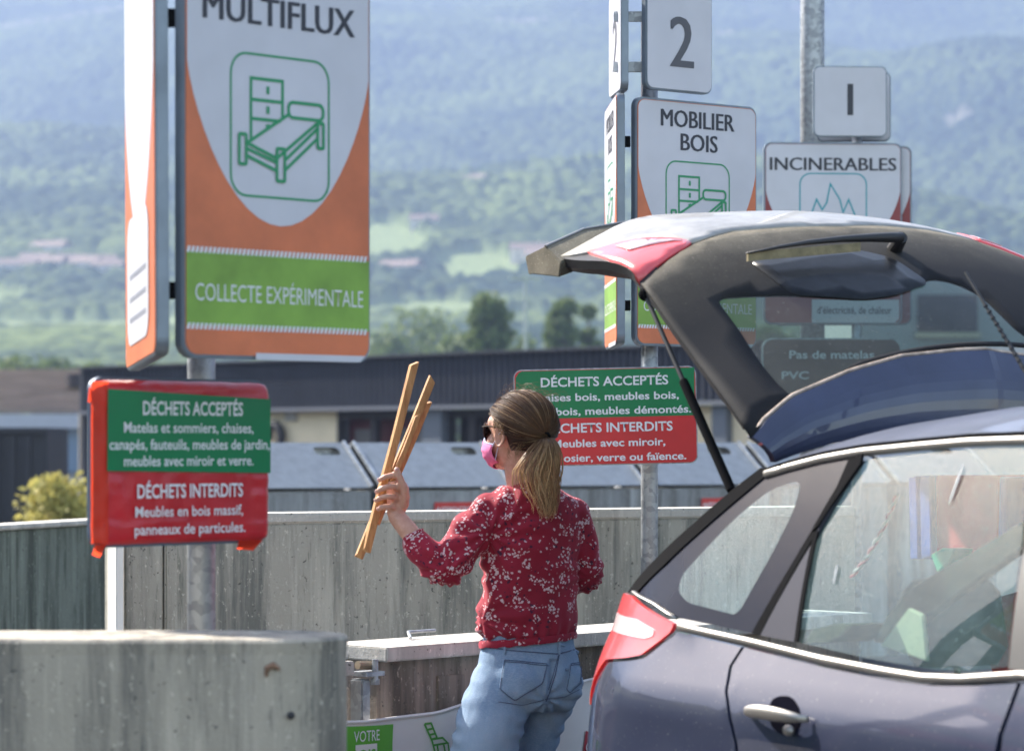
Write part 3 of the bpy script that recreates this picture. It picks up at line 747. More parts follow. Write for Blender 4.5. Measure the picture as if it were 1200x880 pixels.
def board(name, label, O, yaw, w_, h_, lines, icon, side_col, band=True, group=None, extra=None, tilt=0, post_z=None):
    pl = Plane(O, yaw, tilt); t = thing(name, label, 'sign', (O[0], O[1], O[2]), group)
    plate(pl, rrect(0,0,w_,h_,.035,6), -.028, -.001, 'frame', M_frame, t, bevel=.003)
    e = .008
    face = plate(pl, rrect(e,e,w_-e,h_-e,.03,6), -.001, .0015, 'panel', side_col, t)
    # white arch
    ap = [(e+.002+p[0]*(w_-2*e-.004)/w_, min(p[1], h_-e-.002)) for p in arch_poly(w_, .285, .62, h_)]
    ap = ap[2:]+rrect(e+.002,.5,w_-e-.002,h_-e-.002,.028,6)[7:21]
    flat(pl, ap, .0022, 'white_arch', M_signwhite, t)
    if band:
        flat(pl, [(e,.068),(w_-e,.068),(w_-e,.222),(e,.222)], .0022, 'green_band', M_lime, t)
        sm = MB(); k = 44
        for yy in (.060, .219):
            sm = MB()
            for i in range(k):
                a = e+(w_-2*e-.006)*i/k; d_ = (w_-2*e)/k*.62; n0 = len(sm.v)
                sm.quad(pl.p(a,yy,.003), pl.p(a+d_,yy,.003), pl.p(a+d_+.004,yy+.013,.003), pl.p(a+.004,yy+.013,.003))
            sm.build('hatched_stripe', M_white, t, kind='stuff')
        text(pl, 'COLLECTE EXPÉRIMENTALE', w_*.06, w_*.95, .120, .038, .003, M_white, t, -.004)
        flat(pl, [(w_*.37,.0),(w_-.035,.0),(w_-.02,.014),(w_*.37,.014)], .003, 'white_strip', M_signwhite, t)
    for (s_, a, b_, y, cap) in lines:
        lt_ = text(pl, s_, a*w_, b_*w_, y, cap, .003, M_black, t, 0)
        for k_, dx in enumerate((-.0022, .0022)): text(pl, s_, a*w_+dx, b_*w_+dx, y+.0006*k_, cap, .0032+.0002*k_, M_black, lt_, 0, 'boldface')
    if icon == 'bed': icon_bed(pl, w_*.24, .345, w_*.52, .30, .003, M_icon, t)
    if icon == 'fire':
        mb = MB(); stroke(mb, pl, rrect(w_*.26,.36,w_*.74,.70,.05,6), .006, .003, True)
        fx = lambda x, y: (w_*.5+(x-.5)*.26, .40+y*.24)
        stroke(mb, pl, [fx(*p) for p in ((.15,.0),(.05,.3),(.2,.75),(.3,.55),(.38,.68),(.45,1.05),(.62,.75),(.68,.5),(.78,.75),(.93,.35),(.88,.0))], .007, .0034)
        mb.build('pictogram', M_teal, t)
    if extra: extra(pl, t)
    return t, pl
V3 = lambda px, py, Y: tuple(at(px, py, Y))
GB = 'multi face waste signs on poles'
def O_(px, Y, z): return ((px-600)*Y/F, Y, z)
# nearest post (bay with the big sign)
board('waste_sign', 'large orange and white sign reading MULTIFLUX with green bed picture', O_(214,5.88,1.728), 45, .525, .91, [('MULTIFLUX',.10,.90,.708,.062)], 'bed', M_orange)
def faded(pl, t):
    for k, (y, w_) in enumerate(((.20,.7),(.15,.8),(.105,.6))):
        mb = MB()
        for i in range(9): stroke(mb, pl, [(.12+.035*i, y), (.12+.035*i+.022, y)], .012, .0042)
        mb.build('faded_print', mat('faded_print', (.25,.27,.33), .6), t)
    flat(pl, rrect(.06,.05,.47,.33,.06,6), .0033, 'white_panel', M_signwhite, t)
def edge_board(name, label, px0, Y0, px1, Y1, z0, dz, w_lbl, h_, lines, icon, col, band, extra=None):
    # board whose printed face looks left: origin at its far end so the face normal points left
    A = Vector(O_(px0, Y0, 0)); B_ = Vector(O_(px1, Y1, 0)); dd = (A-B_); yaw = math.degrees(math.atan2(dd.y, dd.x)); w_ = dd.length
    # face normal of Plane = (sin,-cos) of yaw; direction from far (left end of print) to near
    return board(name, label, (B_.x, B_.y, z0), yaw, w_, h_, lines, icon, col, band, extra=extra, tilt=dz)
edge_board('waste_sign', 'sunlit bent sign panel seen edge on left of the large MULTIFLUX sign', 183, 5.86, 148, 6.42, 1.712, 2.2, 0, .92, [], None, M_orange, False, faded)
def red_sign():
    O = O_(112,5.96,1.335); pl = Plane(O, 49); pl.ux = pl.ux*1.06; w_, h_ = .475, .352
    t = thing('rule_sign', 'red and green rules sign wrapped in red film, the larger blurred one at left', 'sign', O)
    plate(pl, rrect(-.006,-.004,w_+.004,h_+.004,.03,6), -.024, -.004, 'frame', mat('slate_frame', (.11,.14,.19), .5, .3), t, bevel=.004)
    mb = MB()
    def env(a, b_):
        x = w_*a; y = h_*b_; 
        ex = min(x, w_-x); ey = min(y, h_-y)
        r = .022; hh = 0
        if ex < r: hh -= r-math.sqrt(max(0, r*r-(r-ex)**2))
        if ey < r: hh -= (r-math.sqrt(max(0, r*r-(r-ey)**2)))*.9
        wob = .0025*noise.noise(Vector((x*25, y*25, 0)))+.003*noise.noise(Vector((x*8, y*60, 3)))*(1 if ex < .06 or ey < .05 else .1)
        k = 1
        cx = max(0, .03-ex)/.03; cy = max(0, .03-ey)/.03
        sh = (math.hypot(cx, cy)-1) if math.hypot(cx, cy) > 1 else 0
        x2 = x+(.02*sh if x < w_/2 else -.02*sh); y2 = y+(.02*sh if y < h_/2 else -.02*sh)
        return pl.p(x2, y2, .012+hh+wob)
    mb.grid(env, 70, 50); mb.build('red_film', M_redfilm, t, smooth=True)
    flat(pl, [(.016,.158),(w_-.010,.150),(w_-.010,h_-.038),(.018,h_-.022)], .0170, 'green_panel', M_green, t)
    H = .0175
    text(pl, 'DÉCHETS ACCEPTÉS', .110,.385,.277,.030,H,M_white,t,.02)
    text(pl, 'Matelas et sommiers, chaises,', .060,.415,.239,.023,H,M_white,t,.012)
    text(pl, 'canapés, fauteuils, meubles de jardin,', .022,.462,.203,.023,H,M_white,t,.012)
    text(pl, 'meubles avec miroir et verre.', .060,.415,.168,.023,H,M_white,t,.012)
    text(pl, 'DÉCHETS INTERDITS', .095,.385,.100,.030,H,M_white,t,.02)
    text(pl, 'Meubles en bois massif,', .090,.385,.060,.023,H,M_white,t,.012)
    text(pl, 'panneaux de particules.', .088,.392,.022,.023,H,M_white,t,.012)
    fs_ = MB(); fs_.grid(lambda a, b_: pl.p(-.008+.030*a, .006+(h_-.012)*b_, -.004+.018*math.sin(a*1.6)+.002*noise.noise(Vector((b_*14, a*2, 0)))), 5, 30); fs_.build('film_fold', M_flap, t, smooth=True)
    fp = MB()
    for (x, y, a, b_) in ((-.004,-.004,.030,.02),(w_-.09,-.006,.07,.016)):
        fp = MB(); fp.quad(pl.p(x,y+.008,.004), pl.p(x+a,y+.008,.004), pl.p(x+a*.8,y-b_,-.012), pl.p(x+a*.1,y-b_*.7,-.01)); fp.build('film_flap', M_flap, t)
    fp = MB(); fp.quad(pl.p(-.012,h_-.05,-.01), pl.p(.02,h_-.05,.003), pl.p(.02,h_-.008,.003), pl.p(-.008,h_-.02,-.01))
    fp.build('film_flap', M_flap, t)
red_sign()
def post(px, Y, label, top, r=.03, z0=0, name='sign_post', cat='pole'):
    x = (px-600)*Y/F; t = thing(name, label, cat, (x, Y, 0))
    MB().tube([(x,Y,z0),(x,Y,top)], r, 20).build('tube', M_galv, t, smooth=True)
    MB().tube([(x,Y,top),(x,Y,top+.012)], r*1.08, 20).build('end_cap', M_gasket, t)
    MB().box((x,Y,.012),(r*5,r*5,.024)).build('foot_plate', M_galv, t)
    return t, x
t, x = post(236, 6.47, 'grey round pole carrying the large orange sign and red rules sign', 3.3, .032)
for (py, Y0) in ((20,5.9),(340,5.9)):
    q = at(203, py, Y0); MB().box((q.x-.004, Y0+.02, q.z), (.034,.04,.034)).build('spacer', M_gasket, t)
    MB().box((q.x+.1, Y0+.12, q.z), (.02,.22,.03), (Vector((.75,-.66,0)), Vector((.66,.75,0)), Vector((0,0,1)))).build('bracket', M_galv, t)
for zz in (1.42,1.58):
    MB().box((x-.0, 6.44, zz), (.085,.13,.022)).build('clamp', M_galv, t)
# second post
board('waste_sign', 'orange and white sign reading MOBILIER BOIS with green bed picture', O_(745,9.82,1.89), 37, .561, .86, [('MOBILIER',.20,.80,.765,.062),('BOIS',.36,.66,.685,.062)], 'bed', M_orange)
edge_board('waste_sign', 'sunlit sign panel seen edge on left of the MOBILIER BOIS sign', 723, 9.80, 709, 10.33, 1.89, .3, 0, .87, [('MOBILIER',.20,.80,.765,.062),('BOIS',.36,.66,.685,.062)], 'bed', M_orange, True)
def number(label, O, yaw, w_, h_, s_, rng, m=M_num, back=True, bold=-.005):
    pl = Plane(O, yaw); t = thing('number_sign', label, 'sign', O)
    plate(pl, rrect(0,0,w_,h_,.03,6), -.026, 0, 'frame', M_frame, t, bevel=.003)
    plate(pl, rrect(.006,.006,w_-.006,h_-.006,.026,6), 0, .002, 'panel', M_signwhite, t)
    a, b_, y, cap = rng
    if s_ == 'I': flat(pl, [(a*w_,y),(b_*w_,y),(b_*w_,y+cap),(a*w_,y+cap)], .0028, 'numeral', m, t)
    else:
        nu = text(pl, s_, a*w_, b_*w_, y, cap, .0028, m, t, 0, name='numeral')
        for k_, dx in enumerate((-.004, .004)): text(pl, s_, a*w_+dx, b_*w_+dx, y, cap, .003+.0002*k_, m, nu, 0, 'boldface')
    return t, pl
number('white number plate reading 2 on the middle pole', O_(757,9.80,at(0,104,9.8).z), 37, .302, .36, '2', (.36,.70,.085,.185))
A = Vector(O_(728,9.80,0)); B_ = Vector(O_(714,10.08,0)); yw = math.degrees(math.atan2((A-B_).y, (A-B_).x))
number('narrow sunlit number plate seen edge on beside the plate reading 2', (B_.x, B_.y, at(0,110,9.9).z), yw, (A-B_).length, .36, '2', (.36,.70,.085,.185))
t, x = post(761, 10.0, 'galvanised pole carrying the MOBILIER BOIS and green red rules signs', at(0,24,10).z)
for py in (20, 79):
    q = at(741, py, 9.87); MB().box((q.x+.0, 9.87, q.z), (.13,.012,.036)).build('bracket_arm', M_galv, t, bevel=.002)
    q = at(733, py-2, 9.86); MB().tube([(q.x, 9.863, q.z), (q.x, 9.850, q.z)], .009, 6).build('bolt', mat('rusty_bolt', (.12,.08,.05), .7, .5), t)
for py in (166, 358):
    q = at(735, py, 9.85); MB().box((q.x, 9.86, q.z), (.022,.05,.034)).build('spacer', M_gasket, t)
def green_red():
    O = O_(604,9.9,at(0,549,9.9).z+.005); pl = Plane(O, -3, 1.3); w_, h_ = .635, .338
    t = thing('rule_sign', 'green and red rules sign behind the woman\'s head', 'sign', O)
    plate(pl, rrect(0,0,w_,h_,.028,6), -.022, 0, 'frame', M_galv, t, bevel=.003)
    plate(pl, rrect(.004,.004,w_-.004,h_-.004,.024,6), 0, .0015, 'panel', M_red, t)
    flat(pl, [(.004,.166)]+[(w_-.008,.166),(w_-.006,h_-.006)]+[(.03,h_-.006),(.018,h_-.012),(.008,h_-.028)], .0022, 'green_panel', M_green, t)
    W = lambda px: (px-604)*9.9/F
    H = .003; k = 9.9/F
    yb = lambda py: (549-py)*k-.003
    text(pl, 'DÉCHETS ACCEPTÉS', W(636), W(785), yb(455), .033, H, M_white, t, .018)
    text(pl, 'Chaises bois, meubles bois,', W(622), W(797), yb(472), .027, H, M_white, t, .018)
    text(pl, 'bois, meubles démontés.', W(653), W(811), yb(488.5), .027, H, M_white, t, .018)
    text(pl, 'DÉCHETS INTERDITS', W(638), W(789), yb(509), .033, H, M_white, t, .018)
    text(pl, 'Meubles avec miroir,', W(648), W(780), yb(526), .027, H, M_white, t, .018)
    text(pl, 'osier, verre ou faïence.', W(661), W(804), yb(543), .027, H, M_white, t, .018)
green_red()
# third post: plate 1, INCINERABLES, brown sign
D3 = 13.2
def inc_extra(pl, t):
    flat(pl, [(.225,.008),(.615,.008),(.635,.03),(.635,.115),(.225,.115)], .0026, 'white_panel', M_signwhite, t)
    text(pl, 'd’électricité, de chaleur', .25, .60, .050, .036, .0036, M_black, t, .01)
b3, _ = board('waste_sign', 'white and maroon sign reading INCINERABLES with teal flame picture', O_(895,D3,at(0,380,D3).z), 4, .65, .845, [('INCINERABLES',.045,.955,.715,.062)], 'fire', M_maroon, False, extra=inc_extra)
board('waste_sign', 'grey back panel peeking out right behind the INCINERABLES sign', O_(905,D3+.12,at(0,380,D3).z), -3, .65, .835, [], None, M_maroon, False)
number('white number plate reading 1 beside the tall lamp pole', O_(953,D3-.02,at(0,161,D3).z), 3, .345, .328, 'I', (.46,.54,.10,.145), M_black)
number('second number plate just behind the plate reading 1', O_(957,D3+.13,at(0,163,D3).z), -4, .345, .325, 'I', (.46,.54,.10,.145), M_black)
t, x = post(1004, D3+.06, 'galvanised pole carrying the INCINERABLES sign', at(0,120,D3).z, .024)
def brown():
    O = O_(893,D3,at(0,490,D3).z); pl = Plane(O, 2); t = thing('rule_sign', 'brown rules sign with rounded corners seen through the dusty hatch glass', 'sign', O)
    plate(pl, rrect(0,0,.65,.372,.05,6), -.022, 0, 'frame', M_galv, t, bevel=.003)
    plate(pl, rrect(.007,.007,.643,.365,.045,6), 0, .0015, 'panel', M_brown, t)
    k = D3/F
    text(pl, 'Pas de matelas', 32*k, 132*k, (490-420)*k, .038, .003, M_white, t, .018)
    text(pl, 'PVC', 23*k, 55*k, (490-444)*k, .036, .003, M_white, t, .018)
brown()
# tall lamp pole
x = (952-600)*13.9/F; t = thing('lamp_pole', 'tall thick galvanised lamp pole behind the plate reading 1', 'pole', (x,13.9,0))
MB().tube([(x,13.9,0),(x,13.9,7.5)], [.062,.056], 28).build('shaft', M_galv, t, smooth=True)
MB().tube([(x,13.9,7.5),(x-.2,13.9,7.75),(x-1.1,13.9,7.9)], [.056,.045,.035], 12).build('arm', M_galv, t, smooth=True)
MB().box((x-1.4,13.9,7.88),(.7,.26,.12)).build('lamp_head', M_frame, t, bevel=.02)
# ------------------------------------------------------------ car
CX0, CY0 = -.047, 7.07
cc_, ss_ = math.cos(math.radians(60)), math.sin(math.radians(60))
def C3(u, w_, z): return Vector((CX0+u*cc_+w_*ss_, CY0-u*ss_+w_*cc_, z))
def inset(u, z):
    r = 0
    if u < .75: r += .335*((.75-u)/.75)**2.6
    if u > 3.45: r += .42*min(1.2, (u-3.45)/.88)**2.4
    if z < .45: r += .05*((.45-z)/.3)**2
    if z > .90: r += .035*min(1, (z-.9)/.2)**2
    if z > 1.10: r += .34*(z-1.10)+.30*(z-1.10)**2
    for (cu, rr) in ((.82, .36), (3.46, .36)):
        d = math.hypot(u-cu, z-.33)
        if d < .60 and z > .2: r -= .022*math.exp(-((d-rr-.05)/.055)**2)
    if .70 < z: r += .05*min(1, (z-.70)/.40)**2
    r -= .010*math.exp(-((z-.97)/.04)**2) if .5 < u < 3.9 else 0
    return r
def uz_w(px, py, w_):
    r = (px-600)/F; u = (r*(CY0+w_*cc_)-CX0-w_*ss_)/(cc_+r*ss_)
    Y = CY0-u*ss_+w_*cc_; return u, CZ+(HZ-py)*Y/F
def uz(px, py):
    best = None; prev = None
    for i in range(1, 700):
        u = 3.2-i*.0046
        z = 1.0
        for _ in range(5):
            w_ = inset(u, z); Y = CY0-u*ss_+w_*cc_; z = CZ+(HZ-py)*Y/F
        p = C3(u, w_, z); q = 600+F*p.x/p.y
        if best is None or q < best[0]: best = (q, u, z)
        if q <= px:
            return u, z
    return best[1], best[2]
def PX(l): return [uz(*p) for p in l]

def paint_hook(N, L, b, tc, last, nz):
    n = nz(3, (1,1,1), 5); d = ramp(N, L, n.outputs[0], [(.35, .0), (.8, .35)])
    n2 = nz(160, (1,1,1), 2); sp = ramp(N, L, n2.outputs[0], [(.68, 0.0), (.74, .5)])
    c = mixc(N, L, d, (.015,.021,.052), (.050,.055,.085)); c = mixc(N, L, sp, c, (.3,.28,.26))
    L.new(c, b.inputs['Base Color'])
M_paint = mat('blue_grey_car_paint', (.055,.062,.115), .5, .2, spec=.15, coat=1, hook=paint_hook)
M_paint.node_tree.nodes['Principled BSDF'].inputs['Coat Roughness'].default_value = .05
M_roofp = mat('dusty_roof_paint', (.12,.13,.17), .42, .2, coat=.5, var=.25, vscale=4)
M_chrome = mat('dull_chrome', (.36,.34,.315), .42, .9)
M_frit = mat('black_glass_border', (.014,.016,.026), .2, spec=.14)
M_trim = mat('black_trim', (.018,.018,.02), .5)
M_seat = mat('seat_fabric', (.07,.075,.08), .9, var=.2, vscale=30)
M_lamp = mat('red_lamp_lens', (.72,.085,.09), .28, coat=.6, var=.1, vscale=20)
M_lamp.node_tree.nodes['Principled BSDF'].inputs['Subsurface Weight'].default_value = .3
M_lampw = mat('clear_lamp_lens', (.66,.55,.55), .25, coat=.6)
M_rim = mat('alloy', (.45,.46,.48), .3, .8)
M_tyre = mat('tyre', (.02,.02,.02), .85)
def glass(name, tint, dust_haze, dcol, gl=.9, base=(.0,.0,.0)):
    m = bpy.data.materials.new(name); m.use_nodes = True; N = m.node_tree.nodes; L = m.node_tree.links
    b = N['Principled BSDF']; out = [q for q in N if q.type == 'OUTPUT_MATERIAL'][0]
    tr = N.new('ShaderNodeBsdfTransparent'); tr.inputs[0].default_value = (*tint, 1)
    gs = N.new('ShaderNodeBsdfGlossy'); gs.inputs['Roughness'].default_value = .015
    fr = N.new('ShaderNodeLayerWeight'); fr.inputs[0].default_value = .5
    pw = N.new('ShaderNodeMath'); pw.operation = 'POWER'; pw.inputs[1].default_value = 4; L.new(fr.outputs['Facing'], pw.inputs[0])
    pa_ = N.new('ShaderNodeMath'); pa_.operation = 'MULTIPLY_ADD'; pa_.inputs[1].default_value = .9; pa_.inputs[2].default_value = .06; L.new(pw.outputs[0], pa_.inputs[0])
    df = N.new('ShaderNodeBsdfDiffuse')
    tc = N.new('ShaderNodeTexCoord')
    n = N.new('ShaderNodeTexNoise'); n.inputs['Scale'].default_value = 7; n.inputs['Detail'].default_value = 7; L.new(tc.outputs['Object'], n.inputs[0])
    n2 = N.new('ShaderNodeTexNoise'); n2.inputs['Scale'].default_value = 130; n2.inputs['Detail'].default_value = 3; L.new(tc.outputs['Object'], n2.inputs[0])
    f = ramp(N, L, n.outputs[0], [(.3, dust_haze*.6), (.75, dust_haze*1.3)])
    sp = ramp(N, L, n2.outputs[0], [(.60, 0.0), (.72, min(.7, dust_haze*2))])
    ad = N.new('ShaderNodeMath'); ad.operation = 'ADD'; L.new(f, ad.inputs[0]); L.new(sp, ad.inputs[1]); ad.use_clamp = True
    df.inputs[0].default_value = (*dcol, 1)
    m1 = N.new('ShaderNodeMixShader'); L.new(ad.outputs[0], m1.inputs[0]); L.new(tr.outputs[0], m1.inputs[1]); L.new(df.outputs[0], m1.inputs[2])
    m2 = N.new('ShaderNodeMixShader'); mu = N.new('ShaderNodeMath'); mu.operation = 'MULTIPLY'; mu.inputs[1].default_value = gl
    L.new(pa_.outputs[0], mu.inputs[0]); L.new(mu.outputs[0], m2.inputs[0]); L.new(m1.outputs[0], m2.inputs[1]); L.new(gs.outputs[0], m2.inputs[2])
    L.new(m2.outputs[0], out.inputs[0]); N.remove(b); return m
M_glass = glass('side_window_glass', (.58,.74,.72), .15, (.26,.38,.39), 1.0)  # teal film: dust, with reflected haze put into its colour
M_hglass = glass('dusty_hatch_glass', (.22,.33,.32), .13, (.22,.215,.19), .5)
def dusty_hook(N, L, b, tc, last, nz):
    n = nz(9, (1,1,1), 7, .65); n2 = nz(140, (1,1,1), 3, .8); n3 = nz(60, (1,1,.2), 3, .8)
    c = ramp(N, L, n.outputs[0], [(.3, (.10,.09,.07)), (.7, (.20,.18,.14))])
    c = mixc(N, L, ramp(N, L, n2.outputs[0], [(.60, 0.0), (.70, .6)]), c, (.50,.45,.36))
    c = mixc(N, L, ramp(N, L, n2.outputs[0], [(.30, .3), (.42, 0.0)]), c, (.05,.05,.05))
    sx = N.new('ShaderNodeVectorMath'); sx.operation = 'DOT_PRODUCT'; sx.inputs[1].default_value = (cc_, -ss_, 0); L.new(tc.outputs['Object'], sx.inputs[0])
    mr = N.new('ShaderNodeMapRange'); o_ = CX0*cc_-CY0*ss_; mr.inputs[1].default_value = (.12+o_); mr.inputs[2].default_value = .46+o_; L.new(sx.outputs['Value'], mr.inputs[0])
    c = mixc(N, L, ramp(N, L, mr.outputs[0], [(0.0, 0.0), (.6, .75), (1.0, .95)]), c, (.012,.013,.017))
    L.new(c, b.inputs['Base Color'])
M_dusty = mat('dusty_black_glass_border', (.15,.14,.12), .65, spec=.07, hook=dusty_hook)

car = thing('parked_car', 'dark blue grey family car with its rear hatch raised at the right', 'car', C3(2.1, .91, 0))
def dens(poly, step):
    out = []
    for i in range(len(poly)):
        a, b_ = Vector(poly[i]), Vector(poly[(i+1) % len(poly)]); k = max(1, int((b_-a).length/step))
        out += [a+(b_-a)*(j/k) for j in range(k)]
    return out
def round_poly(poly, r, n=4):
    out = []; m_ = len(poly)
    for i in range(m_):
        a, b_, c = Vector(poly[i-1]), Vector(poly[i]), Vector(poly[(i+1) % m_])
        d1, d2 = (a-b_), (c-b_); q = min(r, d1.length*.45, d2.length*.45)
        p1, p2 = b_+d1.normalized()*q, b_+d2.normalized()*q
        for k in range(n+1):
            t = k/n; out.append(p1*(1-t)**2+b_*2*t*(1-t)+p2*t*t)
    return out
def inside(p, poly):
    c = False; j = len(poly)-1
    for i in range(len(poly)):
        if (poly[i].y > p.y) != (poly[j].y > p.y) and p.x < (poly[j].x-poly[i].x)*(p.y-poly[i].y)/(poly[j].y-poly[i].y)+poly[i].x: c = not c
        j = i
    return c
def panel_mesh(name, poly, fn, step=.05, skirt=.012, rnd=0, sk_fn=None):
    """polygon in surface parameters -> smooth patch, its rim turned inward"""
    poly = round_poly(poly, rnd) if rnd else [Vector(p) for p in poly]
    B_ = dens(poly, step); n = len(B_)
    lo = Vector((min(p.x for p in B_), min(p.y for p in B_))); hi = Vector((max(p.x for p in B_), max(p.y for p in B_)))
    pts = list(B_); nx, ny = int((hi.x-lo.x)/step)+1, int((hi.y-lo.y)/step)+1
    for i in range(nx+1):
        for j in range(ny+1):
            p = Vector((lo.x+i*step+.3*step*(j % 2), lo.y+j*step))
            if inside(p, B_) and min((p-q).length for q in B_) > step*.45: pts.append(p)
    r = delaunay_2d_cdt(pts, [(i, (i+1) % n) for i in range(n)], [], 1, 1e-6)
    V2, E2, F2 = r[0], r[1], r[2]
    vs = [fn(v.x, v.y, 0) for v in V2]; fs = [tuple(f) for f in F2]
    cnt = {}
    for f in fs:
        for a, b_ in zip(f, f[1:]+f[:1]): cnt.setdefault(frozenset((a, b_)), []).append((a, b_))
    if skirt:
        bmap = {}
        for k, e in list(cnt.items()):
            if len(e) == 1:
                a, b_ = e[0]
                for q in (a, b_):
                    if q not in bmap: bmap[q] = len(vs); vs.append(fn(V2[q].x, V2[q].y, skirt))
                fs.append((b_, a, bmap[a], bmap[b_]))
    me = bpy.data.meshes.new(name); me.from_pydata([tuple(v) for v in vs], [], fs)
    bm = bmesh.new(); bm.from_mesh(me); bmesh.ops.recalc_face_normals(bm, faces=bm.faces)
    bm.faces.ensure_lookup_table(); bm.to_mesh(me); bm.free(); me.update()
    return me
def side_fn(off=0, mirror=False):
    def f(u, z, d):
        w_ = inset(u, z)+d+off
        return C3(u, 1.82-w_ if mirror else w_, z)
    return f
def side(name, poly, m, off=0, step=.05, skirt=.012, rnd=0, parent=None, both=True, label=None):
    o = None
    for mir in ((False, True) if both else (False,)):
        me = panel_mesh(name, poly, side_fn(off, mir), step, skirt, rnd)
        me.shade_smooth()
        q = link(name, me, m, parent or car)
        if label: q['label'] = label
        md = q.modifiers.new('e', 'EDGE_SPLIT'); md.split_angle = math.radians(50)
        o = o or q
    return o
def arch(cu, r=.375, z0=.33, a0=0, a1=180, n=14): return [(cu+r*math.cos(math.radians(a0+(a1-a0)*i/n)), z0+r*math.sin(math.radians(a0+(a1-a0)*i/n))) for i in range(n+1)]
# outlines traced on the visible side
shut = PX([(872,753),(857,780),(852,810),(856,842),(862,868)])
us, zs_ = shut[-1]
lamp = PX([(743,698),(794,731),(789,740),(755,767),(738,770),(713,772)])
# lower edge of lamp round the corner
zl = lamp[-1][1]; zt_ = lamp[0][1]
lamp_poly = [lamp[0], lamp[1], lamp[2], lamp[3], lamp[4], lamp[5], (lamp[5][0]-.05, zl-.03), (.16, zl-.13), (.07, zl-.14), (.05, zl), (.10, zt_-.06), (.26, zt_-.0)]
side('tail_lamp', lamp_poly, M_lamp, off=-.008, step=.025, rnd=.012)
side('lamp_segment', PX([(727,717),(750,725),(771,737),(770,745),(760,748),(740,744),(722,738)]), M_lampw, off=-.0105, step=.015, rnd=.008, skirt=.004)
beltT = [(799,729),(883,747),(966,767),(1040,781),(1085,788),(1130,790),(1200,785)]
belt_uz = PX(beltT)
def belt_z(u): 
    xs = [p[0] for p in belt_uz]; return float(np.interp(u, xs, [p[1] for p in belt_uz]))
zb0 = belt_z(belt_uz[0][0])
g_ = .006
# quarter panel
quarter = [(p[0]+g_, p[1]-.004) for p in (lamp[1],)]+[(p[0], p[1]-.024) for p in belt_uz[:2]]
quarter = [(lamp[1][0]+.012, belt_uz[0][1]-.022), (shut[0][0]-g_, belt_z(shut[0][0])-.024)]
quarter += [(p[0]-g_, p[1]) for p in shut[1:]]+[(us+.10, .62)]
arc = arch(.82, a0=38, a1=180)
quarter += [(us+.02+.0, .56)] if False else []
quarter += arc+[(.445,.25),(.16,.25),(.03,.33),(.03,zl-.146),(.15,zl-.142),(lamp[5][0]-.055, zl-.036),(lamp[5][0], zl-.008),(lamp[4][0], lamp[4][1]-.008),(lamp[3][0]+.004, lamp[3][1]-.008),(lamp[2][0]+.008, lamp[2][1]-.006)]
side('quarter_panel', quarter, M_paint, step=.045)
# rear door
ub = uz(1194, 800)[0]
door = [(shut[0][0]+g_, belt_z(shut[0][0])-.024)]+[(u_, belt_z(u_)-.024) for u_ in np.linspace(shut[0][0]+.1, ub, 8)]
door += [(ub+.01,.9),(ub+.012,.6),(ub,.28),(1.27,.28)]+[(.82+.395*math.cos(math.radians(a)), .33+.395*math.sin(math.radians(a))) for a in (5, 15, 25, 36)]+[(us+.11, .63)]+[(p[0]+g_, p[1]) for p in reversed(shut[1:])]
side('rear_door', door, M_paint, step=.045)
fd = [(ub+.012, belt_z(ub)-.024),(2.6,1.055),(3.02,1.02),(3.06,.8),(3.04,.28),(ub+.012,.28),(ub+.026,.6),(ub+.024,.9)]
side('front_door', fd, M_paint, step=.08)
fend = [(3.03,1.015),(3.6,.95),(4.15,.78),(4.3,.6),(4.3,.25),(3.86,.25)]+[(3.46+.375*math.cos(math.radians(a)), .33+.375*math.sin(math.radians(a))) for a in range(-5, 186, 12)]+[(3.055,.25),(3.072,.8)]
side('front_fender', fend, M_paint, step=.08)
side('sill', [(1.2,.27),(3.08,.27),(3.08,.17),(1.2,.17)], M_trim, off=.01, step=.1)
# glazing, near side
qouter = PX([(898,558),(1005,531),(1000,541),(978,582),(883,742),(845,734),(798,724),(748,696),(780,662),(823,622)])
side('quarter_window', [p for p in qouter], M_frit, off=-.001, step=.04) if False else None
qclear = PX([(941,562),(904,573),(861,608),(800,674),(795,693),(806,706),(861,720),(868,714),(904,651),(930,600)])
# frit as ring: outer with hole
def ring_side(name, outer, hole, m, off=0, step=.03):
    for mir in (False, True):
        O_, H_ = dens([Vector(p) for p in outer], step), dens(round_poly(hole, .04), step)
        n, k = len(O_), len(H_); pts = O_+H_
        r = delaunay_2d_cdt(pts, [(i, (i+1) % n) for i in range(n)]+[(n+i, n+(i+1) % k) for i in range(k)], [], 1, 1e-6)
        V2 = r[0]; fs = []
        for f in r[2]:
            c = sum((V2[q] for q in f), Vector((0,0)))/len(f)
            if not inside(c, H_): fs.append(tuple(f))
        fn = side_fn(off, mir)
        me = bpy.data.meshes.new(name); me.from_pydata([tuple(fn(v.x, v.y, 0)) for v in V2], [], fs); o = link(name, me, m, car); me.shade_smooth()
ring_side('quarter_window_border', qouter, qclear, M_frit)
side('quarter_window', round_poly(qclear, .04), M_glass, off=-.0008, step=.05, skirt=0)
gouter = PX([(1014,539),(1085,529),(1200,523)])
gl_poly = [gouter[0], gouter[1], gouter[2], PX([(1203,560)])[0], PX([(1196,640)])[0], PX([(1181,781)])[0]]+PX([(1130,787),(1090,784),(1014,771),(934,752),(942,700),(957,622),(985,580)])
side('door_window', gl_poly, M_glass, off=.004, step=.05, skirt=0)
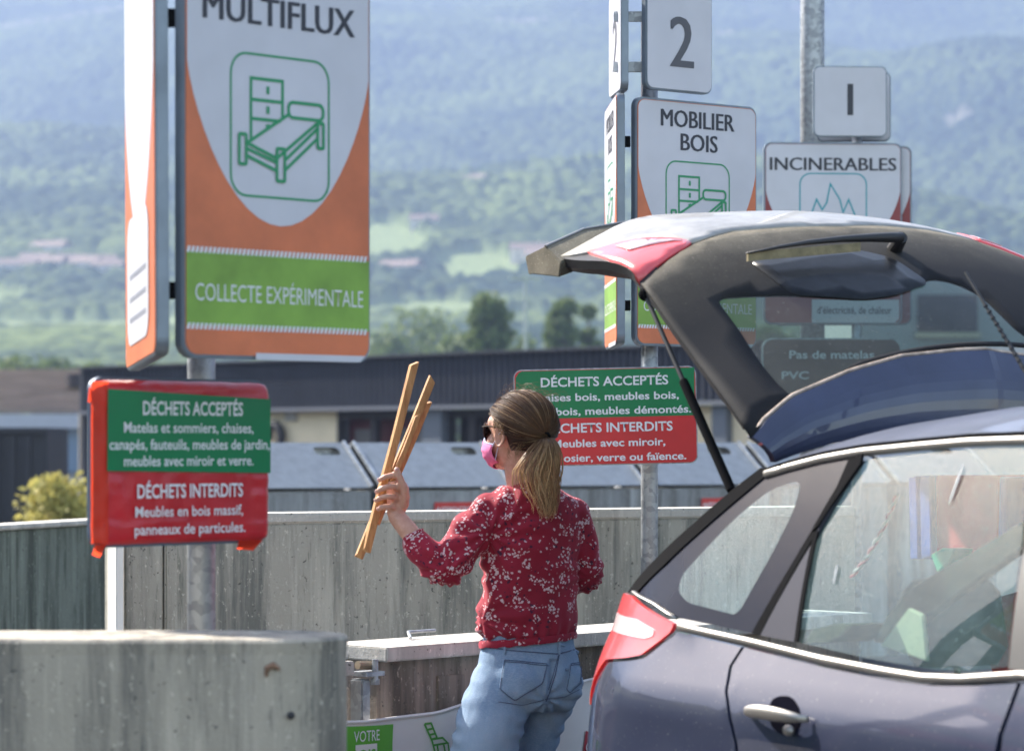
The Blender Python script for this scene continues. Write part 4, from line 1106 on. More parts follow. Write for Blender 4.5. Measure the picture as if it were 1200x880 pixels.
# rear door pillar piece and black seal
side('door_pillar', PX([(1012,540),(957,622),(933,752),(892,744),(951,640),(990,572)]), mat('pillar_grey', (.06,.06,.075), .7, spec=.1), off=-.003, step=.04)
side('window_seal', PX([(1000,532),(1010,531),(1009,540),(992,568),(950,638),(893,744),(883,742),(930,660),(978,582)]), M_gasket, off=-.004, step=.03)
side('window_seal', PX([(957,622),(961,622),(938,752),(933,752)]), M_gasket, off=-.005, step=.04, skirt=.004)
side('pillar_edge_strip' if True else '', PX([(1009,531),(1014,531),(1012,543),(962,616),(956,622),(957,616)]), M_gasket, off=-.008, step=.03, skirt=.006)
# front window (out of frame mostly) and B pillar
side('b_pillar', [(uz(1184,781)[0], belt_z(ub)-.0), (uz(1199,640)[0]+.01, 1.35), (uz(1203,540)[0]+.01, 1.53), (ub+.10,1.545), (ub+.14, belt_z(ub)-.0)], M_trim, off=-.002, step=.06)
side('front_window', [(ub+.15,1.075),(ub+.12,1.53),(2.62,1.50),(3.12,1.20),(3.22,1.05),(2.7,1.06)], M_glass, off=.004, step=.09, skirt=0)
side('windscreen_pillar', [(2.60,1.56),(2.64,1.51),(3.14,1.21),(3.24,1.05),(3.40,1.0),(3.22,1.18),(2.85,1.45)], M_paint, off=-.002, step=.06)
# chrome strips as small tubes following the side
def strip(name, pts, wd, off, m, both=True):
    """pts in (u,z), swept flat moulding"""
    for mir in ((False, True) if both else (False,)):
        rings = []
        for i, (u, z) in enumerate(pts):
            a = Vector(pts[max(i-1, 0)]); b_ = Vector(pts[min(i+1, len(pts)-1)]); t = (b_-a).normalized(); nn = Vector((-t.y, t.x))
            ring = []
            for (s_, d_) in ((-1,.004),(-.9,-.35),(-.35,-1),(.35,-1),(.9,-.35),(1,.004)):
                q = Vector((u, z))+nn*(s_*wd/2); w_ = inset(u, z)-off+ (d_*.006 if d_ < 0 else .004)
                ww = inset(q.x, q.y) if False else w_
                ring.append(C3(q.x, 1.82-ww if mir else ww, q.y))
            rings.append(ring)
        o = MB().loft(rings).build(name, m, car, smooth=True, fixn=True)
def samp(l, n):
    P = [Vector(p) for p in l]; L_ = [0]
    for a, b_ in zip(P, P[1:]): L_.append(L_[-1]+(b_-a).length)
    return [(float(np.interp(t, L_, [p.x for p in P])), float(np.interp(t, L_, [p.y for p in P]))) for t in np.linspace(0, L_[-1], n)]
strip('belt_moulding', [(p[0], p[1]-.010) for p in samp(belt_uz, 30)]+[(2.3, belt_z(ub)-.016),(2.7,1.058),(3.2,1.035)], .020, .004, M_chrome)
topm = PX([(900,556),(925,548),(965,538),(1009,530),(1080,523),(1138,518),(1200,516)])
strip('window_top_moulding', samp(topm, 24)+[(2.3,1.553),(2.62,1.52)], .020, .005, M_chrome)
strip('lamp_edge_strip', samp(PX([(746,693),(770,706),(797,724)]), 8), .006, .008, M_chrome)
seal = [(p[0], p[1]+.014) for p in samp(topm, 24)]
strip('roof_gutter', seal+[(2.3,1.568),(2.62,1.535)], .010, .0, M_gasket)
# roof
ro_px = [(906,547),(930,538),(960,530),(1000,524),(1060,515),(1120,510),(1200,505)]
ro = PX(ro_px)
ru = [p[0] for p in ro]+[2.3,2.65,2.9]; rz = [p[1] for p in ro]+[1.572,1.545,1.44]
def roof_pt(u, t, dz=0):
    ze = float(np.interp(u, ru, rz)); we = inset(u, ze)-.004
    wl = we+(1.82-2*we)*(t*.5+.5)
    rise = .085 if u < 2.4 else .085-.03*(u-2.4)
    return C3(u, wl, ze+rise*(1-abs(t)**2.6)+dz)
u0 = ru[0]
MB().grid(lambda a, b_: roof_pt(u0+(2.75-u0)*a, -1+2*b_), 36, 24).build('roof', M_roofp, car, smooth=True)
# windscreen, bonnet, nose
def cross(u, z, t, bow=0): w_ = inset(u, z); return C3(u-bow*abs(t)**2, w_+(1.82-2*w_)*(t*.5+.5), z)
MB().grid(lambda a, b_: (lambda t: C3(2.75+.62*a+.10*(1-t*t), *(lambda w_: (w_+(1.82-2*w_)*(t*.5+.5), 1.60-.53*a-.02*a*a+.02*(1-t*t)))(inset(2.7, 1.52-.44*a)+.02)))(-1+2*b_), 10, 14).build('windscreen', M_glass, car, smooth=True)
MB().grid(lambda a, b_: (lambda t, u: C3(u, *(lambda w_: (w_+(1.82-2*w_)*(t*.5+.5), np.interp(u, [3.2,3.6,4.0,4.25],[1.06,1.0,.90,.76])+.05*(1-t*t)))(inset(u, .8)+.03)))(-1+2*b_, 3.2+1.05*a), 12, 14).build('bonnet', M_paint, car, smooth=True)
MB().grid(lambda a, b_: (lambda t, z: C3(4.36-.30*abs(t)**3-(.06 if z > .6 else 0)*(z-.6)*6, .25+1.32*(t*.5+.5), z))(-1+2*b_, .22+.56*a), 8, 14).build('front_bumper', M_paint, car, smooth=True)
MB().box(C3(4.33,.91,.5), (.03,.8,.14), (C3(1,0,0)-C3(0,0,0), C3(0,1,0)-C3(0,0,0), Vector((0,0,1)))).build('grille', M_trim, car)
CA = (C3(1,0,0)-C3(0,0,0), C3(0,1,0)-C3(0,0,0), Vector((0,0,1)))
for s_ in (.33, 1.49): MB().ball(C3(4.16, s_, .68), (.16,.17,.09), 14, 8, CA).build('headlamp', M_lampw, car, smooth=True)
MB().grid(lambda a, b_: (lambda t, z: C3(-.02+.22*abs(t)**3, .30+1.22*(t*.5+.5), z))(-1+2*b_, .25+.42*a), 6, 14).build('rear_bumper', M_paint, car, smooth=True)
MB().box(C3(.12,.91,.68), (.28,1.2,.03), CA).build('boot_sill', M_trim, car)
# dark tub inside so that no light leaks below the belt
MB().box(C3(2.1,.91,.62), (2.55,1.62,.72), CA).build('inner_body', M_trim, car)
MB().box(C3(.62,.91,.56), (.9,1.35,.36), CA).build('boot_floor', M_trim, car)
for cu in (.82, 3.46):
    for sd in (0, 1):
        wc = .14 if sd == 0 else 1.68
        wh = MB(); ring = []
        for (dw, rr) in ((-.10,.24),(-.11,.30),(-.07,.325),(.07,.325),(.11,.30),(.10,.24)):
            ring.append([C3(cu+rr*math.cos(2*math.pi*i/28), wc+dw, .33+rr*math.sin(2*math.pi*i/28)) for i in range(28)])
        wo_ = wh.loft(ring, True, True).build('wheel', M_tyre, car, smooth=False, fixn=True)
        face = -.105 if sd == 0 else .105
        for i in range(5):
            a = 2*math.pi*i/5; d = C3(math.cos(a), 0, math.sin(a))-C3(0,0,0)
            MB().tube([C3(cu, wc+face*1.05, .33), C3(cu+.23*math.cos(a), wc+face*1.1, .33+.23*math.sin(a))], [.05,.03], 8).build('spoke', M_rim, wo_)
# body pillars from belt to roof at the boot opening
dp = PX([(906,549),(898,558),(823,622),(780,662),(747,695),(737,694),(770,655),(815,613),(862,572),(893,548)])
side('hatch_opening_seal', dp, M_gasket, off=-.004, step=.03, skirt=.03)
# door handle
hc = uz(914, 838)
ell = [(hc[0]+.085*math.cos(a), hc[1]+.048*math.sin(a)) for a in np.linspace(0, 2*math.pi, 28)[:-1]]
def dish(u, z, d): 
    r = math.hypot((u-hc[0])/.078, (z-hc[1])/.052); return C3(u, inset(u, z)-.0015+.030*max(0, 1-r*r)*0+d, z)
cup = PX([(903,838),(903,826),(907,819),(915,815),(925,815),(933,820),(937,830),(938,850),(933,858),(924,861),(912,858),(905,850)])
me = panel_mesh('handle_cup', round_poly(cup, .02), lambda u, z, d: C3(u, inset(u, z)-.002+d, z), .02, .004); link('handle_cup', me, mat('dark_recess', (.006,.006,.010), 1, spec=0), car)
h0, h1 = uz(880, 832), uz(951, 842)
hb = MB(); rings = []
for i in range(17):
    t = i/16; u = h0[0]+(h1[0]-h0[0])*t; z = h0[1]+(h1[1]-h0[1])*t+.006*math.sin(math.pi*t); prof = min(1, math.sin(math.pi*min(max(t, .03), .97))**.35*1.02)
    w_ = inset(u, z)-.008-.032*math.sin(math.pi*t)**.5; rr = .0155*prof
    rings.append([C3(u, w_+rr*.6*math.cos(a), z+rr*math.sin(a)) for a in np.linspace(0, 2*math.pi, 14)[:-1]])
hb.loft(rings).build('door_handle', M_chrome, car, smooth=True, fixn=True)
q = uz(930, 855); MB().ball(C3(q[0], inset(*q)-.012, q[1]), (.018,.010,.012), 10, 8, CA).build('lock_cover', M_chrome, car, smooth=True)

# ---- hatch : a sheet fitted to traced points
ctl = []
for px, py, w_ in ((752,332,.25),(775,365,.25),(842,457,.235),(880,515,.22),(810,285,.45),(1163,291,1.37),(985,266,.91),(700,264,.45),(840,254,.85),(950,252,1.1),(1060,264,1.35),(660,300,.27),(720,297,.30),(919,267,.75),(1067,273,1.12)):
    u, z = uz_w(px, py, w_); ctl.append((u, z, w_))
def basis(u, w_):
    d = (w_-.91)/.69; return [1, (.8-u), 1-d*d, (1-d*d)*(.8-u), (.8-u)**2, d]
Am = np.array([basis(u, w_) for u, z, w_ in ctl]); zc = np.array([z for u, z, w_ in ctl])
reg = np.eye(6)*.03
sol = np.linalg.solve(Am.T@Am+reg*np.array([0,0,1,1,.3,1]), Am.T@zc)
print('hatch fit', sol, 'resid', np.round(Am@sol-zc, 3), [round(u, 2) for u, z, w_ in ctl])
def hz_(u, w_): return float(np.dot(basis(u, w_), sol))
def hit(px, py):
    """point (u,w) of the sheet seen at a photo pixel"""
    r = (px-600)/F; v = (HZ-py)/F; best = None; prev = None
    for i in range(0, 900):
        w_ = .02+i*.002
        u = (r*(CY0+w_*cc_)-CX0-w_*ss_)/(cc_+r*ss_); Y = CY0-u*ss_+w_*cc_; z = CZ+v*Y
        e = z-hz_(u, w_)
        if prev is not None and prev[0]*e <= 0:
            k = prev[0]/(prev[0]-e) if prev[0] != e else 0
            return (prev[1]+(u-prev[1])*k, prev[2]+(w_-prev[2])*k)
        if best is None or abs(e) < abs(best[0]): best = (e, u, w_)
        prev = (e, u, w_)
    return best[1], best[2]
_c = [(u, w_) for u, z, w_ in ctl]; _r = zc-Am@sol
_K = np.array([[math.exp(-((a[0]-b_[0])**2+(a[1]-b_[1])**2)/.22**2) for b_ in _c] for a in _c])
_wt = np.linalg.solve(_K+np.eye(len(_c))*.05, _r)
_ca = np.array(_c)
def hz_(u, w_): return float(np.dot(basis(u, w_), sol))+float(np.exp(-((_ca[:, 0]-u)**2+(_ca[:, 1]-w_)**2)/.22**2)@_wt)
def HS_(u, w_, d=0): # point on hatch, d metres below the skin
    e = .01; n = Vector((-(hz_(u+e, w_)-hz_(u-e, w_))/(2*e), -(hz_(u, w_+e)-hz_(u, w_-e))/(2*e), 1)).normalized()
    return C3(u-n.x*d, w_-n.y*d, hz_(u, w_)-n.z*d)
def Hp(l): return [hit(*p) for p in l]
def Hw(l): return [(uz_w(*p)[0], p[2]) for p in l]
row2 = Hw([(812,287,.45),(860,277,.60),(919,267,.75),(985,264,.91),(1067,273,1.12),(1126,286,1.26),(1163,296,1.37)])
row2m = row2[:4]+[(u, 1.82-w_) for u, w_ in reversed(row2[:3])]
near = Hp([(752,332),(775,365),(808,411),(842,457),(880,512)])
nearE = near+[(.84, .21)]
farE = [(u, 1.82-w_) for u, w_ in reversed(nearE)]
gpoly = row2m+[(u, w_) for u, w_ in reversed(farE)][:0]
gouter_ = row2m+list(reversed([(u, 1.82-w_) for u, w_ in reversed(nearE)]))[:0]
glass_outer = row2m+[(u, 1.82-w_) for u, w_ in near]+[(.79, 1.60)]+[(.745, 1.45),(.745,.91),(.745,.40)]+list(reversed(near))
clear = Hp([(838,349),(866,386),(890,425),(915,455),(945,478)])
cl_top = Hp([(870,347),(930,346),(1010,351),(1050,346),(1092,326),(1120,331),(1150,346),(1200,395)])
hole = [clear[0]]+cl_top+[(.70, 1.50), (.735, 1.3), (.735, .91), (.735, .55), clear[-1]]+list(reversed(clear[1:-1]))
def sheet(name, outer, m, off=0, hole=None, step=.045, parent=None, thick=.004, rnd=0):
    O_ = dens([Vector(p) for p in (round_poly(outer, rnd) if rnd else outer)], step); pts = list(O_); ed = [(i, (i+1) % len(O_)) for i in range(len(O_))]
    H_ = None
    if hole:
        H_ = dens(round_poly(hole, .04), step); n = len(O_); k = len(H_); pts += H_; ed += [(n+i, n+(i+1) % k) for i in range(k)]
    base = len(pts); bl = list(pts)
    us_ = [p.x for p in O_]; ws_ = [p.y for p in O_]
    a = min(us_)
    while a < max(us_):
        b_ = min(ws_)
        while b_ < max(ws_):
            p = Vector((a, b_))
            if inside(p, O_) and not (H_ and inside(p, H_)) and min((p-q).length for q in bl) > step*.45: pts.append(p)
            b_ += step
        a += step
    r = delaunay_2d_cdt(pts, ed, [], 1, 1e-6); V2 = r[0]; fs = []
    for f in r[2]:
        c = sum((V2[q] for q in f), Vector((0,0)))/len(f)
        if H_ and inside(c, H_): continue
        fs.append(tuple(f))
    me = bpy.data.meshes.new(name); me.from_pydata([tuple(HS_(v.x, v.y, off)) for v in V2], [], fs)
    bm = bmesh.new(); bm.from_mesh(me); bmesh.ops.recalc_face_normals(bm, faces=bm.faces)
    if sum(f.normal.z for f in bm.faces) < 0: bmesh.ops.reverse_faces(bm, faces=bm.faces)
    bm.to_mesh(me); bm.free(); me.shade_smooth()
    o = link(name, me, m, parent or hatch)
    if thick:
        md = o.modifiers.new('s', 'SOLIDIFY'); md.thickness = thick; md.offset = -1
    return o
hatch = thing.__globals__['bpy'].data.objects.new('raised_hatch', None); COL.objects.link(hatch)
hatch.location = C3(.85, .91, 1.6); hatch.parent = car; hatch.matrix_parent_inverse = Matrix.Translation(-Vector(car.location))
hatch_loc = C3(.85, .91, 1.6)
def _abs(o):
    return Vector(o.location)
sheet('glass_border', glass_outer, M_dusty, 0, hole, thick=.006)
sheet('rear_glass', round_poly(hole, .04), M_hglass, .002, thick=0)
dark_poly = round_poly([Vector(p) for p in Hp([(876,306),(935,298),(1003,293),(1046,303),(1090,333),(1050,347),(1010,352),(930,347)])], .03)
sheet('dark_border_patch', dark_poly, mat('glossy_black_glass', (.016,.018,.022), .3, spec=.15, var=.3, vscale=30), -.0015, thick=.001, step=.04)  # darker, smoother patch of the border below the wiper
# lamps
lampn = Hw([(689,306,.30),(722,296,.36),(750,288,.40),(804,279,.45)])+[row2[0]]+Hp([(790,303)])+[near[0]]+Hw([(738,318,.262),(715,308,.258)])
lampn = [lampn[0], lampn[1], lampn[2], lampn[3], (row2[0][0]-.008, row2[0][1]), (near[0][0]-.012, near[0][1]), lampn[7], lampn[8]]
lampf = [(u, 1.82-w_) for u, w_ in lampn]
for l_ in (lampn, lampf): sheet('hatch_lamp', l_, M_lamp, -.004, thick=.02, step=.03)
lw = Hw([(722,299,.335),(742,290,.37),(800,281,.435),(790,288,.42),(760,300,.36),(738,309,.315)])
for l_ in (lw, [(u, 1.82-w_) for u, w_ in lw]): sheet('lamp_segment', l_, mat('pink_lens', (.80,.55,.55), .15, coat=1), -.007, thick=.002, step=.03)
# painted strip from lip to lamp and glass
lipI = [(657,307,.265),(705,288,.40),(775,269,.62),(850,259,.85),(945,256,1.1)]
li = Hw(lipI); li = li[:4]+[(li[3][0], .97)]+[(u, 1.82-w_) for u, w_ in reversed(li[:4])]
strip_poly = li+[(lampf[0][0], lampf[0][1]), ]+[(u, w_) for u, w_ in lampf[1:4]]+[(u-.012, w_) for u, w_ in reversed(row2m)]+list(reversed(lampn[0:4]))
sheet('hatch_skin', strip_poly, mat('silver_blue_paint', (.33,.31,.28), .45, .25, coat=.4, var=.25, vscale=9), -.001, thick=.01, step=.04)
# lip: dusty black bumper strip on the free edge
T0, I0, O0, OB0, IB0 = [Vector(uz_w(px, py, .25)) for px, py in ((639,289),(657,307),(615,301),(619,322),(655,325))]
stn = [((639,289),(657,307),.25),((684,269),(706,289),.40),((757,256.5),(776,270),.62),((842,250.5),(850,260),.85),((945,251.5),(945,257),1.08)]
rings = []
Ls = []
for (t_, i_, w_) in stn:
    T = Vector(uz_w(*t_, w_)); I_ = Vector(uz_w(*i_, w_)); Ls.append((T, I_, w_))
Ls += [(Ls[3][0]+Vector((.02, -.0)), Ls[3][1]+Vector((.02,0)), 1.25), (Ls[1][0]+Vector((.02,.03)), Ls[1][1]+Vector((.02,.03)), 1.42), (Ls[0][0]+Vector((.02,.03)), Ls[0][1]+Vector((.02,.03)), 1.57)]
for T, I_, w_ in Ls:
    k = [T, I_, I_+(IB0-I0), T+(OB0-T0)+Vector((.02,-.0)), T+(OB0-T0), T+(O0-T0)]
    rings.append([C3(q.x, w_, q.y) for q in k])
rr = []
for a, b_ in zip(rings, rings[1:]):
    for s_ in range(6): rr.append([p*(1-s_/6)+q*(s_/6) for p, q in zip(a, b_)])
rr.append(rings[-1])
MB().loft(rr).build('hatch_lip', M_dusty, hatch, fixn=True, bevel=.003)
MB().tube([rr[i][0]+Vector((0,0,.001)) for i in range(len(rr))], .0035, 6).build('lip_edge', M_chrome, hatch)
# dark side frame under the skin along both edges
edge = Hw([(657,308,.262),(690,309,.258),(715,311,.257),(738,320,.26)])+near[:-1]+[(.76, .228)]
for mir in (0, 1):
    rg = []
    for i, (u, w_) in enumerate(dens([Vector(p) for p in edge], .04)[:-30] if False else samp(edge, 34)):
        f = lambda d, q: HS_(u, (1.82-(w_+q)) if mir else (w_+q), d)
        dpth = .045 if u < .35 else .03
        rg.append([f(.004, .0), f(.004, .06), f(dpth, .075), f(dpth+.004, .02), f(dpth*.6, .0)])
    MB().loft(rg).build('hatch_frame', M_trim, hatch, smooth=False, fixn=True)
def bulge(a, b_):
    t = 2*b_-1; u = -.17+.42*a; w_ = .91+t*.60
    e = min(1, (1-abs(t))*7)*min(1, math.sin(math.pi*min(max(a, .02), .98))*2.2)
    return HS_(u, w_, .05+.062*e**.6)
MB().grid(bulge, 14, 40).build('hatch_inner_panel', mat('grey_plastic', (.10,.09,.085), .6), hatch, smooth=True)
def under(a, b_):
    t = 2*b_-1; return HS_(-.20+.5*a, .91+t*.63, .046)
MB().grid(under, 8, 20).build('hatch_underside', M_trim, hatch, smooth=True)
# spoiler
tr_ = [(884,512,.235),(896,494,.27),(930,465,.362),(1000,435,.533),(1060,418,.684),(1130,411,.864),(1165,410,.95)]
tz = [(w_, uz_w(px, py, w_)) for px, py, w_ in tr_]
tw = [a for a, _ in tz]+[1.82-a for a, _ in reversed(tz[:-1])]
tu = [b_[0] for _, b_ in tz]+[b_[0] for _, b_ in reversed(tz[:-1])]; tzz = [b_[1] for _, b_ in tz]+[b_[1] for _, b_ in reversed(tz[:-1])]
def spo(a, t, off):
    w_ = .91+t*.69*.985; Tz = float(np.interp(w_, tw, tzz)); Tu = float(np.interp(w_, tw, tu))
    tt = max(-1, min(1, t)); B0 = roof_pt(u0-.01, tt*.97)
    B0 = B0+Vector((0,0,.004)); Tp = C3(Tu, w_, Tz)
    nrm = (C3(1,0,0)-C3(0,0,0))
    p = B0*(1-a)+Tp*a+nrm*(.018*math.sin(math.pi*a))
    return p-nrm*off
sp = MB(); R1 = []
for i in range(61):
    t = -1+2*i/60
    R1.append([spo(a, t, 0) for a in np.linspace(0, 1, 9)]+[spo(a, t, .022) for a in np.linspace(1, 0, 5)])
M_spo = mat('spoiler_paint', (.035,.042,.085), .38, .3, coat=.8, var=.2, vscale=5)
sp.loft(R1).build('spoiler', M_spo, hatch, smooth=False, fixn=True)
MB().tube([spo(1, -1+2*i/60, .010)+Vector((0,0,.003)) for i in range(61)], .0045, 6).build('spoiler_edge', mat('dusty_edge', (.42,.33,.27), .7, var=.4, vscale=30), hatch)
# strut
a_ = C3(*(lambda q: (q[0], .262, q[1]))(uz_w(756,345,.262))); b_ = C3(*(lambda q: (q[0], .25, q[1]))(uz_w(857,574,.25)))
m_ = a_.lerp(b_, .455)
MB().tube([a_, m_], .0058, 10).build('strut_rod', M_trim, car)
MB().tube([m_, m_+(b_-m_)*.02, b_], [.0105,.0115,.0115], 12).build('strut_cylinder', M_gasket, car)
MB().ball(a_, .017, 10, 8).build('strut_mount', M_gasket, hatch)
# wiper
def lift(px, py, h):
    u, w_ = hit(px, py+h*330); return HS_(u, w_, -h)
arm_px = [(1050,283,.050),(1035,281,.058),(1000,282,.060),(960,287,.058),(915,293,.055),(872,301,.050)]
pts = []
for i, p in enumerate(arm_px): pts.append(lift(*p))
pts = [pts[0]]+[pts[0].lerp(pts[-1], k)+Vector((0,0,.012*math.sin(math.pi*k))) for k in (.08,.2,.4,.6,.8)]+[pts[-1]]
wm = MB(); rg = []
rad = [(.016,.024),(.017,.024),(.015,.020),(.012,.015),(.008,.012),(.006,.008),(.003,.004)]
dirx = (pts[-1]-pts[0]).normalized()
for p, (ra_, rb_) in zip(pts, rad):
    sd = dirx.cross(Vector((0,0,1))).normalized()
    rg.append([p+sd*(ra_*math.cos(a))+Vector((0,0,1))*(rb_*.55*math.sin(a)) for a in np.linspace(0, 2*math.pi, 13)[:-1]])
wp = wm.loft(rg).build('wiper_arm', M_trim, hatch, smooth=True, fixn=True)
bl0, bl1 = lift(874,304,.035), lift(1004,293,.035)
MB().box((bl0+bl1)/2, ((bl1-bl0).length, .008, .022), ((bl1-bl0).normalized(), dirx.cross(Vector((0,0,1))).normalized(), Vector((0,0,1)))).build('wiper_blade', mat('dusty_sunlit_rubber', (.22,.18,.10), .8, var=.3, vscale=30), wp)  # dusty blade, yellow sunlight put into its colour
pv_ = hit(1048, 292); MB().tube([HS_(*pv_, .002), pts[0]], [.02,.016], 12).build('wiper_pivot', M_trim, wp)
# roof aerial
ba = roof_pt(u0+.12, -.12, .005)
pa = at(1131,319,6.55); pb = at(1218,462,6.35)
MB().tube([pa, pa.lerp(pb, .5), pb], [.0035,.004,.006], 8).build('aerial', M_trim, car)
for i in range(14):
    q = pa.lerp(pb, .28+.05*i); MB().tube([q, q+(pb-pa)*.008], .0062, 8).build('aerial_coil', M_trim, [c for c in car.children if c.name.startswith('aerial')][0])
MB().ball(pb, (.03,.02,.02), 10, 8).build('aerial_base', M_trim, car)

# ---- inside the car
def seat(u, w0, w1, zt, name='seat'):
    b = MB(); c = (w0+w1)/2
    def ring(z, du, dep, wd): return [C3(u+du+dep*math.cos(a)*.5, c+wd*.5*math.copysign(abs(math.sin(a))**.5, math.sin(a)), z) for a in np.linspace(0, 2*math.pi, 21)[:-1]]
    W_ = w1-w0
    o = b.loft([ring(.55, .05, .14, W_), ring(.8, .02, .15, W_), ring(zt-.1, -.04, .13, W_*.92), ring(zt, -.06, .06, W_*.7)]).build('seat_back', M_seat, car, smooth=True, fixn=True)
    b = MB(); b.loft([ring(zt+.04, -.07, .08, .22), ring(zt+.08, -.07, .11, .27), ring(zt+.2, -.09, .10, .26), ring(zt+.23, -.09, .04, .2)]).build('headrest', M_seat, o, smooth=True, fixn=True)
    MB().tube([C3(u-.06, c, zt-.03), C3(u-.07, c, zt+.06)], .008, 8).build('headrest_rod', M_chrome, o)
seat(2.35, .28, .78, 1.08); seat(2.35, 1.04, 1.54, 1.08)
seat(1.25, .28, .74, 1.02); seat(1.25, 1.10, 1.56, 1.02)
def slab(name, px, w_, th, m, label, cat, single=True, nd=(0, 1)):
    P = [Vector(uz_w(a, b_, w_)) for a, b_ in px]
    t = thing(name, label, cat, C3(sum(p.x for p in P)/len(P), w_, min(p.y for p in P)))
    return t, P
def prism(P, w_, th, name, m, par):
    mb = MB(); A_ = [C3(p.x, w_, p.y) for p in P]; B_ = [C3(p.x, w_+th, p.y) for p in P]; return mb.loft([A_, B_]).build(name, m, par, fixn=True, bevel=.003)
t, P = slab('olive_band', [(1022,752),(1040,720),(1063,691),(1111,662),(1200,610),(1215,635),(1200,640),(1086,722),(1050,755)], .33, .04, None, 'dark olive band running diagonally inside the rear car window', 'board')
prism(P, .33, .03, 'board', mat('olive_brown', (.07,.065,.05), .7, var=.25, vscale=12), t)  # olive diagonal built as a solid slab
t, P = slab('paper_sheet', [(1031,756),(1064,712),(1081,720),(1086,775)], .25, .01, None, 'cream coloured card seen low inside the rear car window', 'card')
prism(P, .25, .010, 'card', mat('cream_card', (.86,.79,.55), .7, var=.05), t)
t, P = slab('cap', [(939,754),(952,737),(975,731),(998,732),(985,745),(971,753)], .27, .1, None, 'olive green cap on the parcel shelf at the left of the window', 'cap')
prism(P, .27, .12, 'cap_cloth', mat('olive_cloth', (.10,.10,.04), .9, var=.3, vscale=30), t)
t, P = slab('bag', [(1092,557),(1170,557),(1168,642),(1094,650)], 1.05, .1, None, 'red bag with blue sides standing on the far car seat', 'bag')
prism(P, 1.05, .12, 'red_cloth', mat('red_cloth', (.55,.05,.05), .8, var=.2, vscale=10), t)
for q in ([(1064,560),(1074,558),(1076,655),(1066,655)], [(1077,558),(1090,557),(1091,652),(1079,655)], [(1171,558),(1180,560),(1178,645),(1169,642)]):
    P = [Vector(uz_w(a, b_, 1.03)) for a, b_ in q]; prism(P, 1.03, .14, 'blue_side', mat('blue_cloth', (.04,.10,.42), .8, var=.3, vscale=12), t)
t, P = slab('cup', [(1090,650),(1104,642),(1119,643),(1113,658),(1098,671)], .95, .06, None, 'mint green plastic cup in front of the red bag', 'cup')
prism(P, .95, .06, 'cup_wall', mat('mint_plastic', (.05,.50,.30), .3), t)
def fine_tube(name, pxs, w_, r, m, label, cat):
    P = [C3(*(lambda q: (q[0], w_, q[1]))(uz_w(a, b_, w_))) for a, b_ in pxs]
    t = thing(name, label, cat, P[-1]); rg = []
    pt = []
    for i in range(len(P)-1):
        for k in range(12): pt.append(P[i].lerp(P[i+1], k/12))
    pt.append(P[-1])
    for j, mm in enumerate(m):
        tt = [p+Vector((0, 0, 0))+(C3(0,1,0)-C3(0,0,0))*(.0)+Vector((math.cos(i*.9+j*math.pi)*r*.9, 0, math.sin(i*.9+j*math.pi)*r*.9)) for i, p in enumerate(pt)]
        MB().tube(tt, r, 6).build('strand', mm, t, smooth=True)
fine_tube('twisted_cord', [(998,676),(1018,650),(1037,615),(1051,580)], .45, .0032, (M_white, mat('pink_cord', (.6,.12,.16), .7)), 'red and white twisted cord hanging inside the rear window', 'cord')
# small dirt streaks on the glass
for l_ in ([(1113,590),(1122,565),(1130,545)], [(978,684),(983,662)]):
    u_ = [uz(*p) for p in l_]; o = MB(); 
    pts = [C3(u, inset(u, z)-.001, z) for u, z in samp(u_, 8)]
    o.tube(pts, [.0006,.0015,.002,.0018,.0026,.002,.0014,.0006], 6).build('bird_dropping', mat('dropping', (.75,.74,.72), .8), car)
# ------------------------------------------------------------ the woman
YW = 7.9
def W(px, py, dy=0): return at(px, py, YW+dy)
person = thing('person', 'woman from behind in a red floral blouse and blue jeans, left hand raised', 'person', (W(600,0).x, YW, 0))
def skin_hook(N, L, b, tc, last, nz):
    n = nz(60, (1,1,1), 4); c = ramp(N, L, n.outputs[0], [(.3, (.52,.27,.19)), (.7, (.62,.36,.27))]); L.new(c, b.inputs['Base Color'])
M_skin = mat('skin', (.58,.32,.23), .5, sss=.25, hook=skin_hook)
# head frame
al = math.radians(42); hf = Vector((-math.cos(al), math.sin(al), 0)); hl = Vector((-math.sin(al), -math.cos(al), 0)); hzv = Vector((0,0,1))
HC = W(609.5, 501, .02)
def Hd(f, l, z): return HC+hf*f+hl*l+hzv*z
def ell(c, a, b_, yaw, n=20, ax=None, sq=1):
    y = math.radians(yaw); e1 = Vector((math.cos(y), math.sin(y), 0)); e2 = Vector((-math.sin(y), math.cos(y), 0))
    if ax: e1, e2 = ax
    o = []
    for i in range(n):
        t = 2*math.pi*i/n; o.append(c+e1*(a*math.copysign(abs(math.cos(t))**sq, math.cos(t)))+e2*(b_*math.copysign(abs(math.sin(t))**sq, math.sin(t))))
    return o
def limb(mb, pts, rad, n=14, sub=5):
    P = []; R = []
    for i in range(len(pts)-1):
        p0, p1, p2, p3 = pts[max(i-1, 0)], pts[i], pts[i+1], pts[min(i+2, len(pts)-1)]
        for k in range(sub):
            t = k/sub
            P.append(.5*((2*p1)+(p2-p0)*t+(2*p0-5*p1+4*p2-p3)*t*t+(3*p1-p0-3*p2+p3)*t**3)); R.append(rad[i]*(1-t)+rad[i+1]*t)
    P.append(pts[-1]); R.append(rad[-1])
    a, b_ = P[0]-(P[1]-P[0]).normalized()*R[0]*.6, P[-1]+(P[-1]-P[-2]).normalized()*R[-1]*.6
    mb.tube([a]+P+[b_], [R[0]*.6]+R+[R[-1]*.6], n)
AXH = (hf, hl, hzv)
body = MB()
body.ball(Hd(-.004,0,.004), (.094,.073,.088), 24, 18, AXH)
body.ball(Hd(.028,0,-.050), (.064,.058,.066), 20, 14, AXH)
